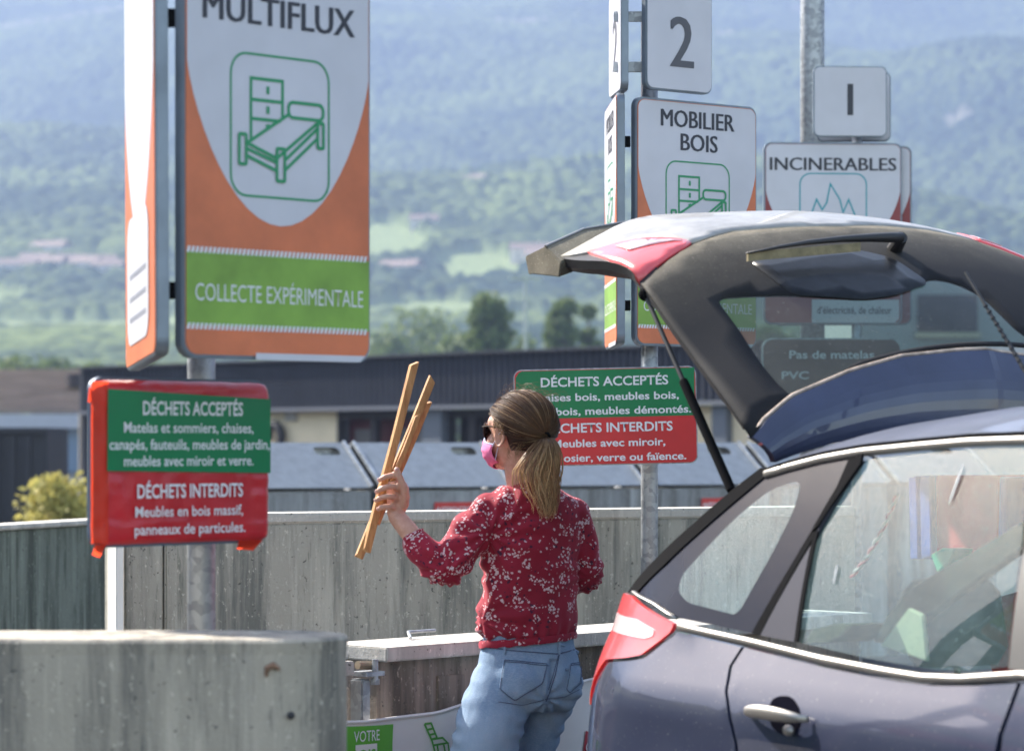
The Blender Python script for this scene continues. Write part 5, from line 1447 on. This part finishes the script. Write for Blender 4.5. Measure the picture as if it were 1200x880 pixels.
body.ball(Hd(.066,0,-.098), (.024,.026,.020), 12, 10, AXH)
body.ball(Hd(.062,0,.012), (.036,.056,.036), 14, 10, AXH)
body.ball(Hd(.064,.036,-.040), (.024,.022,.024), 12, 8, AXH); body.ball(Hd(.064,-.036,-.040), (.024,.022,.024), 12, 8, AXH)
limb(body, [Hd(.094,0,-.004), Hd(.104,0,-.024), Hd(.112,0,-.040)], [.008,.010,.012], 10)
body.ball(Hd(.088,0,-.068), (.012,.024,.006), 10, 8, AXH); body.ball(Hd(.086,0,-.080), (.011,.020,.006), 10, 8, AXH)
for s_ in (1, -1):
    earr = [Hd(.006+.016*math.sin(t)-.002, s_*(.075+.008*math.sin(t*.5)), -.022+.031*math.cos(t)) for t in np.linspace(0, 2*math.pi, 16)]
    body.tube(earr, .0048, 8); body.ball(Hd(.004, s_*.073, -.022), (.014,.006,.026), 10, 8, AXH)
limb(body, [Hd(-.022,0,-.06), W(612,548,.02), W(618,572,.02), W(622,590,.02)], [.052,.050,.056,.075], 18)
# torso, arms, legs inside the clothes
tor = [(622,588,.13,.08),(622,600,.15,.085),(622,630,.135,.088),(621,680,.118,.080),(620,735,.122,.088),(620,780,.145,.105),(618,815,.140,.100)]
body.loft([ell(W(px, py, .02), a*.84, b_*.80, 28) for px, py, a, b_ in tor])
SHL, SHR = W(578,596,-.02), W(674,602,.07)
ELL, ELR = W(524,668,-.10), W(687,672,.085)
WRL = W(463,603,-.055)
limb(body, [SHL, SHL.lerp(ELL,.5), ELL, W(492,638,-.085), WRL.lerp(W(492,638,-.085),.45), WRL], [.042,.036,.030,.029,.027,.0235], 16)
limb(body, [SHR, SHR.lerp(ELR,.5), ELR, W(670,673,.19), W(640,664,.33)], [.042,.036,.032,.026,.022], 16)
body.ball(W(634,662,.36), (.035,.045,.02), 12, 8)
for i in range(4): limb(body, [W(634-4+i*0,656+i*5,.38), W(622,655+i*5,.41), W(614,660+i*5,.41)], [.0085,.0082,.007], 8, 3)
limb(body, [W(598,800,0), W(567,880,-.06), W(540,976,-.06), W(532,1060,-.05), W(530,1150,-.05)], [.060,.056,.042,.040,.032], 16)
limb(body, [W(646,805,.06), W(630,880,.09), W(625,976,.11), W(624,1060,.14), W(622,1150,.14)], [.056,.040,.038,.038,.032], 16)
for q in (W(526,1162,-.02), W(618,1160,.17)):
    body.ball(q, (.04,.10,.03), 12, 8)
# left hand, palm towards the slats, fingers closed round them
D = -.055
palm = [(W(463,603,D),.024,.018),(W(466,595,D+.002),.030,.017),(W(467,583,D+.002),.034,.015),(W(466,571,D+.001),.033,.013),(W(465,564,D+.002),.026,.010)]
body.loft([ell(c, a, b_, 0, 14, (Vector((.96,.28,0)), Vector((-.28,.96,0)))) for c, a, b_ in palm])
FG = [  # base, knuckle, middle, tip
 [(471,566,.004),(464,557,-.024),(451,559,-.032),(444,563,-.018)],
 [(470,576,.000),(461,570,-.030),(448,572,-.036),(441,577,-.020)],
 [(468,587,.000),(459,582,-.030),(447,583,-.036),(440,587,-.020)],
 [(466,596,.002),(458,594,-.024),(448,594,-.030),(443,597,-.016)]]
for k, f_ in enumerate(FG):
    limb(body, [W(a, b_, D+c) for a, b_, c in f_], [.0102,.0094,.0084,.0070], 10, 4)
limb(body, [W(474,592,D-.008), W(475,577,D-.026), W(470,563,D-.034), W(464.5,549,D-.036)], [.0135,.0120,.0104,.0085], 10, 4)
bme = remesh(body, 'body', .0042, 5, .5)
link('body', bme, M_skin, person, smooth=True)
for k, (a, b_, c) in enumerate([(443.5,562,-.0265),(440.8,575.5,-.029),(439.6,586,-.029),(442.8,596,-.0245),(464,550.5,-.0445)]):
    MB().ball(W(a, b_, D+c), (.0042,.0022,.0048), 10, 6).build('fingernail', mat('nail', (.72,.42,.36), .3, spec=.6), person, smooth=True)
# ---- blouse
def flower_hook(N, L, b, tc, last, nz):
    base = nz(5, (1,1,1)); c = ramp(N, L, base.outputs[0], [(.3, (.21,.007,.022)), (.7, (.30,.012,.035))])
    mp = N.new('ShaderNodeVectorMath'); mp.operation = 'ADD'
    wv = nz(40, (1,1,1), 2); sc = N.new('ShaderNodeVectorMath'); sc.operation = 'SCALE'; sc.inputs[3].default_value = .018
    L.new(wv.outputs['Color'], sc.inputs[0]); L.new(tc.outputs['Object'], mp.inputs[0]); L.new(sc.outputs[0], mp.inputs[1])
    def spots(scale, thr, loc):
        m2 = N.new('ShaderNodeMapping'); m2.inputs['Location'].default_value = loc; L.new(mp.outputs[0], m2.inputs[0])
        v = N.new('ShaderNodeTexVoronoi'); v.inputs['Scale'].default_value = scale; L.new(m2.outputs[0], v.inputs['Vector'])
        return ramp(N, L, v.outputs['Distance'], [(thr, 1.0), (thr+.04, 0.0)])
    def mask(scale, lo, hi, loc):
        m2 = N.new('ShaderNodeMapping'); m2.inputs['Location'].default_value = loc; L.new(tc.outputs['Object'], m2.inputs[0])
        n = N.new('ShaderNodeTexNoise'); n.inputs['Scale'].default_value = scale; n.inputs['Detail'].default_value = 1; L.new(m2.outputs[0], n.inputs[0])
        return ramp(N, L, n.outputs[0], [(lo, 0.0), (hi, 1.0)])
    def mul(a, b2):
        q = N.new('ShaderNodeMath'); q.operation = 'MULTIPLY'; L.new(a, q.inputs[0]); L.new(b2, q.inputs[1]); return q.outputs[0]
    c = mixc(N, L, mul(spots(70, .30, (3,1,2)), mask(24, .55, .58, (5,5,5))), c, (.05,.008,.03))
    c = mixc(N, L, mul(spots(118, .40, (0,0,0)), mask(26, .535, .56, (0,0,0))), c, (.62,.48,.50))
    c = mixc(N, L, mul(spots(55, .17, (7,2,1)), mask(9, .40, .44, (2,0,9))), c, (.60,.44,.47))
    L.new(c, b.inputs['Base Color'])
M_blouse = mat('floral_red_cloth', (.22,.01,.03), .8, bump=.3, bscale=25, spec=.3, hook=flower_hook)
M_blouse.node_tree.nodes['Principled BSDF'].inputs['Sheen Weight'].default_value = .35
M_blouse.node_tree.nodes['Principled BSDF'].inputs['Sheen Tint'].default_value = (1,.3,.35,1)
bl = MB()
lev = [(618,567,.068,.062,.02),(620,574,.098,.070,.02),(622,582,.132,.080,.02),(624,592,.152,.088,.02),(625,606,.158,.096,.02),(624,630,.151,.102,.02),(622,655,.145,.104,.02),(620,685,.143,.106,.02),(619,710,.146,.110,.02),(619,728,.149,.114,.02),(619,738,.146,.112,.02),(619,745,.137,.108,.02)]
def ringt(px, py, a, b_, dy):
    R = ell(W(px, py, dy), a, b_, 28, 28)
    # hem and shoulders lie lower on the left
    return [p+Vector((0,0,(-.012*(p.x-W(px,py).x)/.1*(-1))*0)) for p in R]
bl.loft([ringt(*l_) for l_ in lev])
limb(bl, [W(584,594,-.01), W(556,622,-.05), W(528,660,-.09), W(520,668,-.10)], [.058,.060,.056,.050], 18)
limb(bl, [W(522,667,-.10), W(506,654,-.095), W(492,640,-.087), W(485,631,-.082)], [.052,.050,.043,.035], 18)
limb(bl, [W(668,600,.06), W(681,640,.08), W(686,672,.085)], [.056,.052,.053], 18)
limb(bl, [W(686,673,.09), W(676,675,.16), W(660,669,.26)], [.052,.048,.040], 18)
blm = remesh(bl, 'blouse', .0048, 8, .5)
e1 = Vector((math.cos(math.radians(28)), math.sin(math.radians(28)), 0))
elbow, armpit, waist_l = W(524,672,-.10), W(574,625,-.05), W(563,735,0)
def ridg(x): return 1-abs(((x) % 2)-1)*2
def fold(p, n):
    d = .0035*noise.noise(p*9)+.0022*noise.noise(p*24)
    # wrinkles fanning from elbow, armpit and gathered waist
    for c, fr, amp, rad in ((elbow, 11, .0042, .13), (armpit, 11, .0050, .13), (W(566,728,-.05), 9, .0050, .14), (W(694,676,.08), 11, .0035, .10), (W(600,600,-.07), 8, .003, .1)):
        q = p-c; r = math.hypot(q.x, q.z)+1e-4; a = math.atan2(q.z, q.x)
        wob = noise.noise(p*7)*1.3
        d += amp*math.sin(a*fr*.9+wob*3)*math.exp(-((r-.06)/rad*1.2)**2)*min(1, r/.03)
    # blousing at the hem
    zz = (W(0,742).z-p.z)
    if zz > -.05 and abs(p.x-W(620,0).x) < .2 and p.z < W(0,715).z: 
        th = math.atan2(p.y-YW, p.x-W(620,0).x); d += .0035*math.sin(th*16+3*noise.noise(p*8))*math.exp(-((zz+.0)/.035)**2)
    return d
displace(blm, fold)
link('blouse', blm, M_blouse, person, smooth=True)
cf = MB(); cc0 = W(484.5,630.5,-.081); dd = (W(506,654,-.095)-cc0).normalized()
sx = dd.cross(Vector((0,0,1))).normalized(); sy = sx.cross(dd)
cf.tube([cc0+sx*(.0345*math.cos(t))+sy*(.0345*math.sin(t)) for t in np.linspace(0, 2*math.pi, 30)], .0035, 8, False); cf.build('cuff', M_blouse, person, smooth=True)
hm_ = MB(); hm_.loft([ell(W(619, 744, .02), .141, .112, 28, 40), ell(W(619, 748, .02), .145, .115, 28, 40), ell(W(618.5, 752.5, .02), .142, .113, 28, 40)], cap=False)
hme = hm_.mesh('hem'); 
for v in hme.vertices: v.co.z += -.010*(W(619,0).x-v.co.x)/.12+.002*math.sin(v.co.x*160)
link('hem', hme, M_blouse, person, smooth=True)
# ---- jeans
def denim_hook(N, L, b, tc, last, nz):
    n = nz(3.2, (1,1,1), 4); c = ramp(N, L, n.outputs[0], [(.30, (.105,.175,.285)), (.52, (.175,.265,.39)), (.72, (.31,.405,.51))])
    n2 = nz(16, (1.4,1.4,.6), 5); c = mixc(N, L, ramp(N, L, n2.outputs[0], [(.35, 0.0), (.7, .28)]), c, (.36,.45,.58))
    n3 = nz(420, (.25,1,1), 2, .8); c = mixc(N, L, ramp(N, L, n3.outputs[0], [(.4, 0.0), (.65, .4)]), c, (.38,.45,.55))
    L.new(c, b.inputs['Base Color'])
M_jean = mat('light_denim', (.2,.3,.45), .85, bump=.35, bscale=300, hook=denim_hook, spec=.2)
M_stitch = mat('denim_stitch', (.075,.10,.17), .8)
jn = MB()
jl = [(619,738,.130,.098),(619,748,.132,.101),(619.5,765,.142,.110),(620,785,.153,.122),(619,805,.155,.126),(618,822,.140,.115),(617,832,.11,.09)]
jn.loft([ell(W(px, py, .02), a, b_, 28, 30) for px, py, a, b_ in jl])
limb(jn, [W(592,795,-.01), W(578,838,-.04), W(567,880,-.06), W(541,976,-.06), W(533,1060,-.05), W(531,1140,-.05)], [.091,.095,.091,.060,.053,.046], 24)
limb(jn, [W(646,800,.05), W(636,845,.08), W(630,880,.09), W(625,976,.11), W(625,1060,.14), W(623,1140,.14)], [.088,.062,.053,.050,.048,.042], 24)
# seat volumes
jn.ball(W(606,800,-.055), (.082,.07,.080), 20, 14); jn.ball(W(657,802,-.000), (.062,.06,.078), 20, 14)
jm = remesh(jn, 'jeans', .0052, 10, .5)
def jf(p, n):
    d = .0025*noise.noise(p*10)+.0012*noise.noise(p*30)
    # crinkles down the outer seam and inner thigh, whiskers at the hip
    q = noise.noise(Vector((p.x*6, p.y*6, p.z*30)))
    edge_ = abs(n.x)**3
    d += edge_*(.0036*math.sin(p.z*120+4*noise.noise(p*12)))*(1 if p.z < .9 else .25)
    c = W(640,818,-.02); r = (p-c).length
    d += .004*math.sin(math.atan2(p.z-c.z, p.x-c.x)*9+2*noise.noise(p*9))*math.exp(-(r/.12)**2)
    # cleft between the seat halves
    xc = W(647,0).x; 
    if W(0,825).z < p.z < W(0,770).z and n.y < -.2: d -= .010*math.exp(-((p.x-xc-(p.z-W(0,800).z)*.05)/.010)**2)
    return d
displace(jm, jf)
jeans = link('jeans', jm, M_jean, person, smooth=True)
bvh = BVHTree.FromPolygons([v.co.copy() for v in jm.vertices], [tuple(p.vertices) for p in jm.polygons])
def onj(px, py, off=0):
    o = Vector((0,0,CZ)); d = (at(px, py, 8)-o).normalized(); h = bvh.ray_cast(o, d)
    if h[0] is None: h = bvh.find_nearest(at(px, py, YW-.1))
    return h[0]+h[1]*off
def pxline(pts, n):
    return samp([tuple(p) for p in pts], n)
def seam(pts, n=24, r=.0013, name='seam', m=None, off=.0008, dashed=False):
    P = [onj(a, b_, off) for a, b_ in pxline(pts, n)]
    return MB().tube(P, r, 6).build(name, m or M_stitch, jeans)
# patch pockets
def pocket(poly, name='back_pocket'):
    O_ = dens(round_poly([Vector(p) for p in poly], 2, 2), 3.0); pts = list(O_); n = len(O_)
    x0, x1, y0, y1 = min(p.x for p in O_), max(p.x for p in O_), min(p.y for p in O_), max(p.y for p in O_)
    yy = y0
    while yy < y1:
        xx = x0
        while xx < x1:
            p = Vector((xx, yy))
            if inside(p, O_) and min((p-q).length for q in O_) > 1.4: pts.append(p)
            xx += 3
        yy += 3
    r = delaunay_2d_cdt(pts, [(i, (i+1) % n) for i in range(n)], [], 1, 1e-6)
    me = bpy.data.meshes.new(name); me.from_pydata([tuple(onj(v.x, v.y, .0028)) for v in r[0]], [], [tuple(f) for f in r[2]])
    bm = bmesh.new(); bm.from_mesh(me); bmesh.ops.recalc_face_normals(bm, faces=bm.faces)
    if sum(f.normal.y for f in bm.faces) > 0: bmesh.ops.reverse_faces(bm, faces=bm.faces)
    bm.to_mesh(me); bm.free(); me.shade_smooth()
    o = link(name, me, M_jean, person); md = o.modifiers.new('s', 'SOLIDIFY'); md.thickness = .0034; md.offset = -1
    cen = sum((Vector(p) for p in poly), Vector((0,0)))/len(poly)
    inn = [cen+(Vector(p)-cen)*.955 for p in poly]; inn.append(inn[0])
    P = [onj(a, b_, .0045) for a, b_ in pxline(inn, 70)]
    MB().tube(P, .0011, 5).build('pocket_stitch', M_stitch, o)
    t2 = [onj(a, b_+3, .0046) for a, b_ in pxline([poly[0], poly[1]], 16)]
    MB().tube(t2, .0011, 5).build('pocket_stitch', M_stitch, o)
pocket([(591,772),(642,777),(637,800),(603,821),(585,808)])
pocket([(668,777),(680,775),(680,800),(667,812),(663,808)])
seam([(563,757),(600,762),(655,766),(683,758)], r=.0016)
seam([(656,747),(655,768),(651,790),(645,808),(640,822)], r=.0016); seam([(654,768),(648.5,790),(642.5,808)], r=.0011)
seam([(584,822),(612,826),(640,819),(662,816),(682,806)], r=.0010)
for px in (592, 655, 676):
    P = [onj(px, 744), onj(px, 752, .003), onj(px, 764, .003), onj(px, 766)]
    MB().tube(P, .0042, 6).build('belt_loop', M_jean, jeans)
for q in ((526,1163,-.03), (618,1161,.16)):
    c = W(*q); c.z = 0
    MB().loft([ell(c+Vector((0,.03,.002)), .045, .13, 4, 20), ell(c+Vector((0,.03,.03)), .046, .132, 4, 20), ell(c+Vector((0,.02,.06)), .042, .115, 4, 20), ell(c+Vector((0,-.03,.09)), .036, .055, 4, 20)]).build('shoe', mat('white_shoe', (.6,.6,.58), .6), person, smooth=True)
# ---- mask and glasses
M_pink = mat('pink_cloth_mask', (.72,.17,.36), .8, var=.12, vscale=40, bump=.3, bscale=150)
M_maskin = mat('mask_edge_cloth', (.50,.56,.75), .8)
def maskp(a, b_):
    th = math.radians(-82+164*a); v = b_
    ztop = -.018-.030*abs(math.sin(th))**1.3; zbot = -.116+.018*abs(math.sin(th))**2
    z = ztop*(1-v)+zbot*v
    bulge_ = math.sin(math.pi*min(1, v*.9+.1))**.6
    f = .020+(.078+.028*bulge_-.010*v)*max(0, math.cos(th))**.75; l = (.058+.018*bulge_-.010*v)*math.sin(th)
    pl_ = .0022*math.sin(v*22)*math.cos(th)
    return Hd(f+pl_, l, z)
mk = MB().grid(maskp, 30, 18).build('face_mask', M_pink, person, smooth=True); md = mk.modifiers.new('s', 'SOLIDIFY'); md.thickness = .002
MB().tube([maskp(a, 0)+hzv*.001 for a in np.linspace(0, 1, 30)], .0022, 6).build('mask_edge', M_maskin, mk)
for a in (0.0, 1.0):
    s_ = -1 if a == 0 else 1
    MB().tube([maskp(a, .1), Hd(.010, s_*.078, -.020), Hd(-.008, s_*.080, -.004)], .0013, 6).build('ear_loop', M_maskin, mk)
    MB().tube([maskp(a, .85), Hd(.012, s_*.076, -.045), Hd(-.010, s_*.079, -.035)], .0013, 6).build('ear_loop', M_maskin, mk)
M_frameg = mat('tortoise_frame', (.03,.014,.010), .7, spec=.15); M_lens = mat('dark_lens', (.02,.012,.010), .08, coat=1)
gl = MB()
for s_ in (1, -1):
    cen = (.097, s_*.034, -.008)
    pts = [Hd(cen[0]-.006*abs(math.cos(t))*0-.016*max(0, math.cos(t)), cen[1]+s_*.027*math.cos(t), cen[2]+.022*math.sin(t)) for t in np.linspace(0, 2*math.pi, 26)[:-1]]
    c = Hd(cen[0], cen[1], cen[2])
    lens = MB(); lens.loft([pts, [p-hf*.002 for p in pts]]); 
    fr_ = MB().tube(pts+[pts[0]], .0022, 6, False).build('glasses_frame', M_frameg, person, smooth=True)
    lens.build('lens', M_lens, fr_)
    MB().tube([Hd(.084, s_*.063, .002), Hd(.05, s_*.078, .004), Hd(-.004, s_*.082, .000), Hd(-.022, s_*.080, -.016)], .0024, 6).build('temple_arm', M_frameg, fr_)
MB().tube([Hd(.100, .010, -.002), Hd(.106, 0, .002), Hd(.100, -.010, -.002)], .002, 6).build('glasses_bridge', M_frameg, person)
# ---- hair
def hair_mat():
    m = bpy.data.materials.new('hair'); m.use_nodes = True; N = m.node_tree.nodes; L = m.node_tree.links; b = N['Principled BSDF']
    v = N.new('ShaderNodeVertexColor'); v.layer_name = 'tint'; L.new(v.outputs[0], b.inputs['Base Color'])
    b.inputs['Roughness'].default_value = .38; b.inputs['Specular IOR Level'].default_value = .5; b.inputs['Anisotropic'].default_value = .6
    t = N.new('ShaderNodeBsdfTranslucent'); L.new(v.outputs[0], t.inputs[0]); mx = N.new('ShaderNodeMixShader'); mx.inputs[0].default_value = .25
    out = [q for q in N if q.type == 'OUTPUT_MATERIAL'][0]; L.new(b.outputs[0], mx.inputs[1]); L.new(t.outputs[0], mx.inputs[2]); L.new(mx.outputs[0], out.inputs[0])
    return m
M_hair = hair_mat()
DK = np.array([.050,.022,.012]); MD = np.array([.20,.095,.042]); LT = np.array([.86,.58,.30])
class Hair:
    def __init__(s): s.v = []; s.f = []; s.c = []
    def strand(s, P, r, cols):
        n = len(P); b0 = len(s.v); up = Vector((.3,-.8,.5))
        for i, p in enumerate(P):
            d = (P[min(i+1, n-1)]-P[max(i-1, 0)]).normalized(); a = d.cross(up).normalized(); c = a.cross(d)
            rr = r*min(1, .35+3*(1-i/(n-1)))
            for k in range(3):
                t = 2*math.pi*k/3; s.v.append(tuple(p+a*(rr*math.cos(t))+c*(rr*math.sin(t)))); s.c.append((*cols[i], 1))
        for i in range(n-1):
            for k in range(3):
                a = b0+3*i+k; b_ = b0+3*i+(k+1) % 3; s.f.append((a, b_, b_+3, a+3))
    def build(s, name):
        me = bpy.data.meshes.new(name); me.from_pydata(s.v, [], s.f)
        at_ = me.color_attributes.new('tint', 'FLOAT_COLOR', 'POINT'); at_.data.foreach_set('color', np.array(s.c, np.float32).ravel())
        me.shade_smooth(); return link(name, me, M_hair, person)
ER = Vector((.104,.083,.092)); EC = (-.008, 0, .006)
def onsk(v, k=1.0): return Hd(EC[0]+v.x*ER.x*k, EC[1]+v.y*ER.y*k, EC[2]+v.z*ER.z*k)
TT = Vector((-.92,.16,-.34)).normalized()
# cap under the strands
cap = MB(); 
def capf(a, b_):
    ph = 2*math.pi*a; th = math.pi*b_
    v = Vector((math.sin(th)*math.cos(ph), math.sin(th)*math.sin(ph), math.cos(th)))
    face = (v.x > .45 and v.z < .48) or (v.x > -.05 and v.z < -.12) or v.z < -.86
    return onsk(v, .86 if face else .985)
cap.grid(capf, 60, 40); cme = cap.mesh('hair_cap')
at_ = cme.color_attributes.new('tint', 'FLOAT_COLOR', 'POINT'); at_.data.foreach_set('color', np.tile(np.array([*DK, 1], np.float32), len(cme.vertices)))
cme.shade_smooth(); link('hair_cap', cme, M_hair, person)
def slerp(a, b_, t):
    d = max(-1, min(1, a.dot(b_))); w_ = math.acos(d)
    return (a*math.sin((1-t)*w_)+b_*math.sin(t*w_))/math.sin(w_) if w_ > 1e-3 else a
hr = Hair()
starts = []
for i in range(1500):
    t = RNG.random()
    if i % 10 < 6:   # hairline over forehead and temples, then tops
        ph = math.radians(RNG.uniform(-105, 105)); zt_ = .50 if abs(ph) < .8 else .50-(abs(ph)-.8)*.62
        v = Vector((math.cos(ph)*math.sqrt(max(0,1-zt_*zt_)), math.sin(ph)*math.sqrt(max(0,1-zt_*zt_)), zt_+RNG.uniform(-.04,.05)))
    elif i % 10 < 8:  # crown
        v = Vector((RNG.uniform(-.1,.8), RNG.uniform(-.8,.8), RNG.uniform(.5,1)))
    else:             # nape and behind the ear
        ph = math.radians(RNG.uniform(100, 260)); v = Vector((math.cos(ph)*.75-.05, math.sin(ph)*.72, -.62+RNG.uniform(-.08,.2)))
        if RNG.random() < .4: v = Vector((RNG.uniform(-.2,.12), RNG.choice([-1, 1])*.95, RNG.uniform(-.25,.15)))
    v.normalize(); starts.append(v)
for v in starts:
    k0 = 1.0+abs(RNG.normal())*.026; sag = RNG.uniform(-.10,.10); P = []; cs = []
    cl = RNG.random(); n = 15
    for i in range(n):
        t = i/(n-1); q = slerp(v, TT, t); bow = math.sin(math.pi*t)
        q = (q+Vector((0, 0, -.10*bow*(1 if v.z > .3 and abs(v.y) > .3 else 0)+sag*bow))).normalized()
        k = k0+.028*bow*(1 if v.z > .2 else .3)+.006*math.sin(t*9+cl*9); k = k*(1-t**6*.02)
        P.append(onsk(q, k)); 
        c = DK*(1-cl*.55)+MD*cl*.55
        if cl > .90: c = MD*.4+LT*.45
        c = c*(1-.0*t)+0; lt = max(0, t-.35)*.35; cs.append(c*(1-lt)+LT*lt*.8)
    hr.strand(P, RNG.uniform(.0007,.0014), cs)
for i in range(70):  # flyaway hairs
    a = Vector((RNG.uniform(-.6,.9), RNG.uniform(-.7,.7), RNG.uniform(.6,1))).normalized(); P = []; cs = []
    dr = Vector((RNG.normal()*.25, RNG.normal()*.25, .12*RNG.random()))
    for k in range(9):
        t = k/8; q = slerp(a, TT, t*.4); P.append(onsk(q, 1.02)+dr*(.10*math.sin(t*2.2))+Vector((0,0,.02*math.sin(t*3))));  cs.append(MD)
    hr.strand(P, .00028, cs)
for i in range(90):   # loose wisps at the temple, forehead and nape
    sd = RNG.choice([1, 1, -1]); kk = i % 3
    if kk == 0: p0 = Vector((RNG.uniform(.55,.85), sd*RNG.uniform(.3,.6), RNG.uniform(.35,.55))).normalized(); dz, dx = -.055, -.02
    elif kk == 1: p0 = Vector((RNG.uniform(.0,.35), sd*.95, RNG.uniform(-.1,.2))).normalized(); dz, dx = -.045, -.012
    else: p0 = Vector((RNG.uniform(-.6,-.2), sd*RNG.uniform(.4,.9), -.6)).normalized(); dz, dx = -.035, .01
    P = []; cs = []; ln_ = RNG.uniform(.5, 1.2); wv = RNG.uniform(-.01,.01)
    for k in range(10):
        t = k/9; P.append(onsk(p0, 1.03)+hzv*(dz*t*ln_)+hf*(dx*math.sin(t*2.5)*ln_+.004*math.sin(t*7+i))+hl*(sd*.006*math.sin(t*3)+wv*t)); cs.append(MD*.7+LT*.25)
    hr.strand(P, RNG.uniform(.0004,.0008), cs)
for i in range(260):  # upper layer that lifts off the skull a little, uneven
    a = Vector((RNG.uniform(-.3,.75), RNG.uniform(-.9,.9), RNG.uniform(.35,1))).normalized(); P = []; cs = []
    lf = RNG.uniform(.0,.05); wob = RNG.uniform(-.12,.12); br = RNG.random()
    for k in range(12):
        t = k/11; q = slerp(a, TT, t); q = (q+Vector((0, wob*math.sin(t*5), -.05*math.sin(math.pi*t)))).normalized()
        P.append(onsk(q, 1.025+lf*math.sin(math.pi*t)**.8)); cs.append(MD*(.6+.5*br)+LT*.10*br)
    hr.strand(P, RNG.uniform(.0004,.0009), cs)
hr.build('hair')
pt_ = Hair(); T0_ = onsk(TT, 1.03)
cenp = [Vector(q) for q in (T0_, W(643,518,-.085), W(645,532,-.10), W(645,552,-.10), W(645,572,-.095), W(645,592,-.095), W(643,610,-.09))]
cenp[0] = T0_
def cpath(t):
    x = t*(len(cenp)-1); i = min(int(x), len(cenp)-2); u = x-i
    p0, p1, p2, p3 = cenp[max(i-1, 0)], cenp[i], cenp[i+1], cenp[min(i+2, len(cenp)-1)]
    return .5*((2*p1)+(p2-p0)*u+(2*p0-5*p1+4*p2-p3)*u*u+(3*p1-p0-3*p2+p3)*u**3)
for i in range(900):
    g_k = i % 24; ga = g_k*2.4; gx = math.cos(ga)*(.3+.7*((g_k*37) % 10)/10); gy = math.sin(ga)*.8
    sx_ = gx*.95+RNG.normal()*.15; sy_ = gy*.8+RNG.normal()*.15
    end = .50+.5*RNG.random()**.7*(1-.28*min(1, abs(sx_))); stray = RNG.random() < .17 
    cl = min(1, max(0, .58+.18*RNG.normal()+.34*math.sin(g_k*2.1))); ph = RNG.random()*6+g_k; P = []; cs = []; n = 16
    for k in range(n):
        t = k/(n-1)*end; wd = .004+.023*math.sin(math.pi*min(1, t*1.05)**.75)**.9*(1-.25*t)+.012*t
        p = cpath(t)+Vector((1,0,0))*(sx_*wd-.006*t*(sx_ < 0))+Vector((0,1,0))*(sy_*wd*.6)
        p += Vector((math.sin(t*9+g_k*1.7)*.008+math.sin(t*14+ph)*.0015, 0, math.cos(t*8+ph)*.003))*t*1.4
        if stray: 
            p += Vector((-.105*math.sin(min(1, t*1.25)*2.2)*(.35+.65*abs(sx_)), -.01, -.0))*min(1, t*2.0)*.75+Vector((.03*max(0, t-.5), 0, 0))
        P.append(p); lt = min(1, max(0, t*2.4-.12)); c = (DK*.4+MD*.6)*(1-lt)+(MD*(1-cl)+LT*cl)*lt; cs.append(c)
    pt_.strand(P, RNG.uniform(.0006,.0013), cs)
pt_.build('ponytail')
MB().tube([T0_+Vector((.010*math.cos(t), .0, .012*math.sin(t)))+Vector((0,-.004,0)) for t in np.linspace(0, 2*math.pi, 14)], .004, 8).build('hair_tie', M_gasket, person, smooth=True)

# ---- wooden slats in her hand
def wood_hook(N, L, b, tc, last, nz):
    n = nz(60, (1,1,.12), 5, .7); c = ramp(N, L, n.outputs[0], [(.3, (.34,.15,.055)), (.55, (.56,.30,.12)), (.75, (.66,.40,.19))])
    k = nz(14, (1,1,.4), 3); c = mixc(N, L, ramp(N, L, k.outputs[0], [(.62, 0.0), (.72, .6)]), c, (.22,.09,.035)); L.new(c, b.inputs['Base Color'])
M_woods = mat('pine_slat', (.5,.27,.11), .55, bump=.25, bscale=80, bstretch=(1,1,.15), hook=wood_hook)
def slat(a, b_, wd, th, label, twist=.5, chip=0):
    A_, B_ = W(*a), W(*b_); d = (A_-B_).normalized(); s_ = d.cross(Vector((0,1,0))).normalized(); n = d.cross(s_)
    s2 = s_*math.cos(twist)+n*math.sin(twist); n2 = n*math.cos(twist)-s_*math.sin(twist)
    t = thing('wooden_stick', label, 'wooden slat', B_, 'wooden slats held in the raised hand'); rings = []
    L_ = (A_-B_).length; n_ = 14
    for i in range(n_+1):
        f = i/n_; c = B_+d*(L_*f)+s_*(.0008*math.sin(f*7)); k = 1.0
        cut = [(-1,-1),(1,-1),(1,1),(-1,1)]; r = []
        for (x, y) in cut:
            e = .009*(x if chip else -x)*.8 if i == n_ else (.006*x*y if i == 0 else 0)
            r.append(c+s2*(wd/2*x)+n2*(th/2*y)+d*e)
        rings.append(r)
    MB().loft(rings).build('wood', M_woods, t, fixn=True, bevel=.0012)
slat((485.5,426,-.045), (429.5,645,-.045), .021, .017, 'longest pale wooden slat, leftmost of those in the raised hand', .5)
slat((506.5,444,-.02), (421,652,-.035), .021, .016, 'wooden slat in the middle of the bundle with the top right end', .35, 1)
slat((501,472,-.005), (441,612,-.015), .020, .015, 'darker wooden slat ending lower right in the raised hand', .6)
slat((490,486,-.035), (452,585,-.05), .013, .012, 'shortest thin wooden slat between the others in the raised hand', .4)
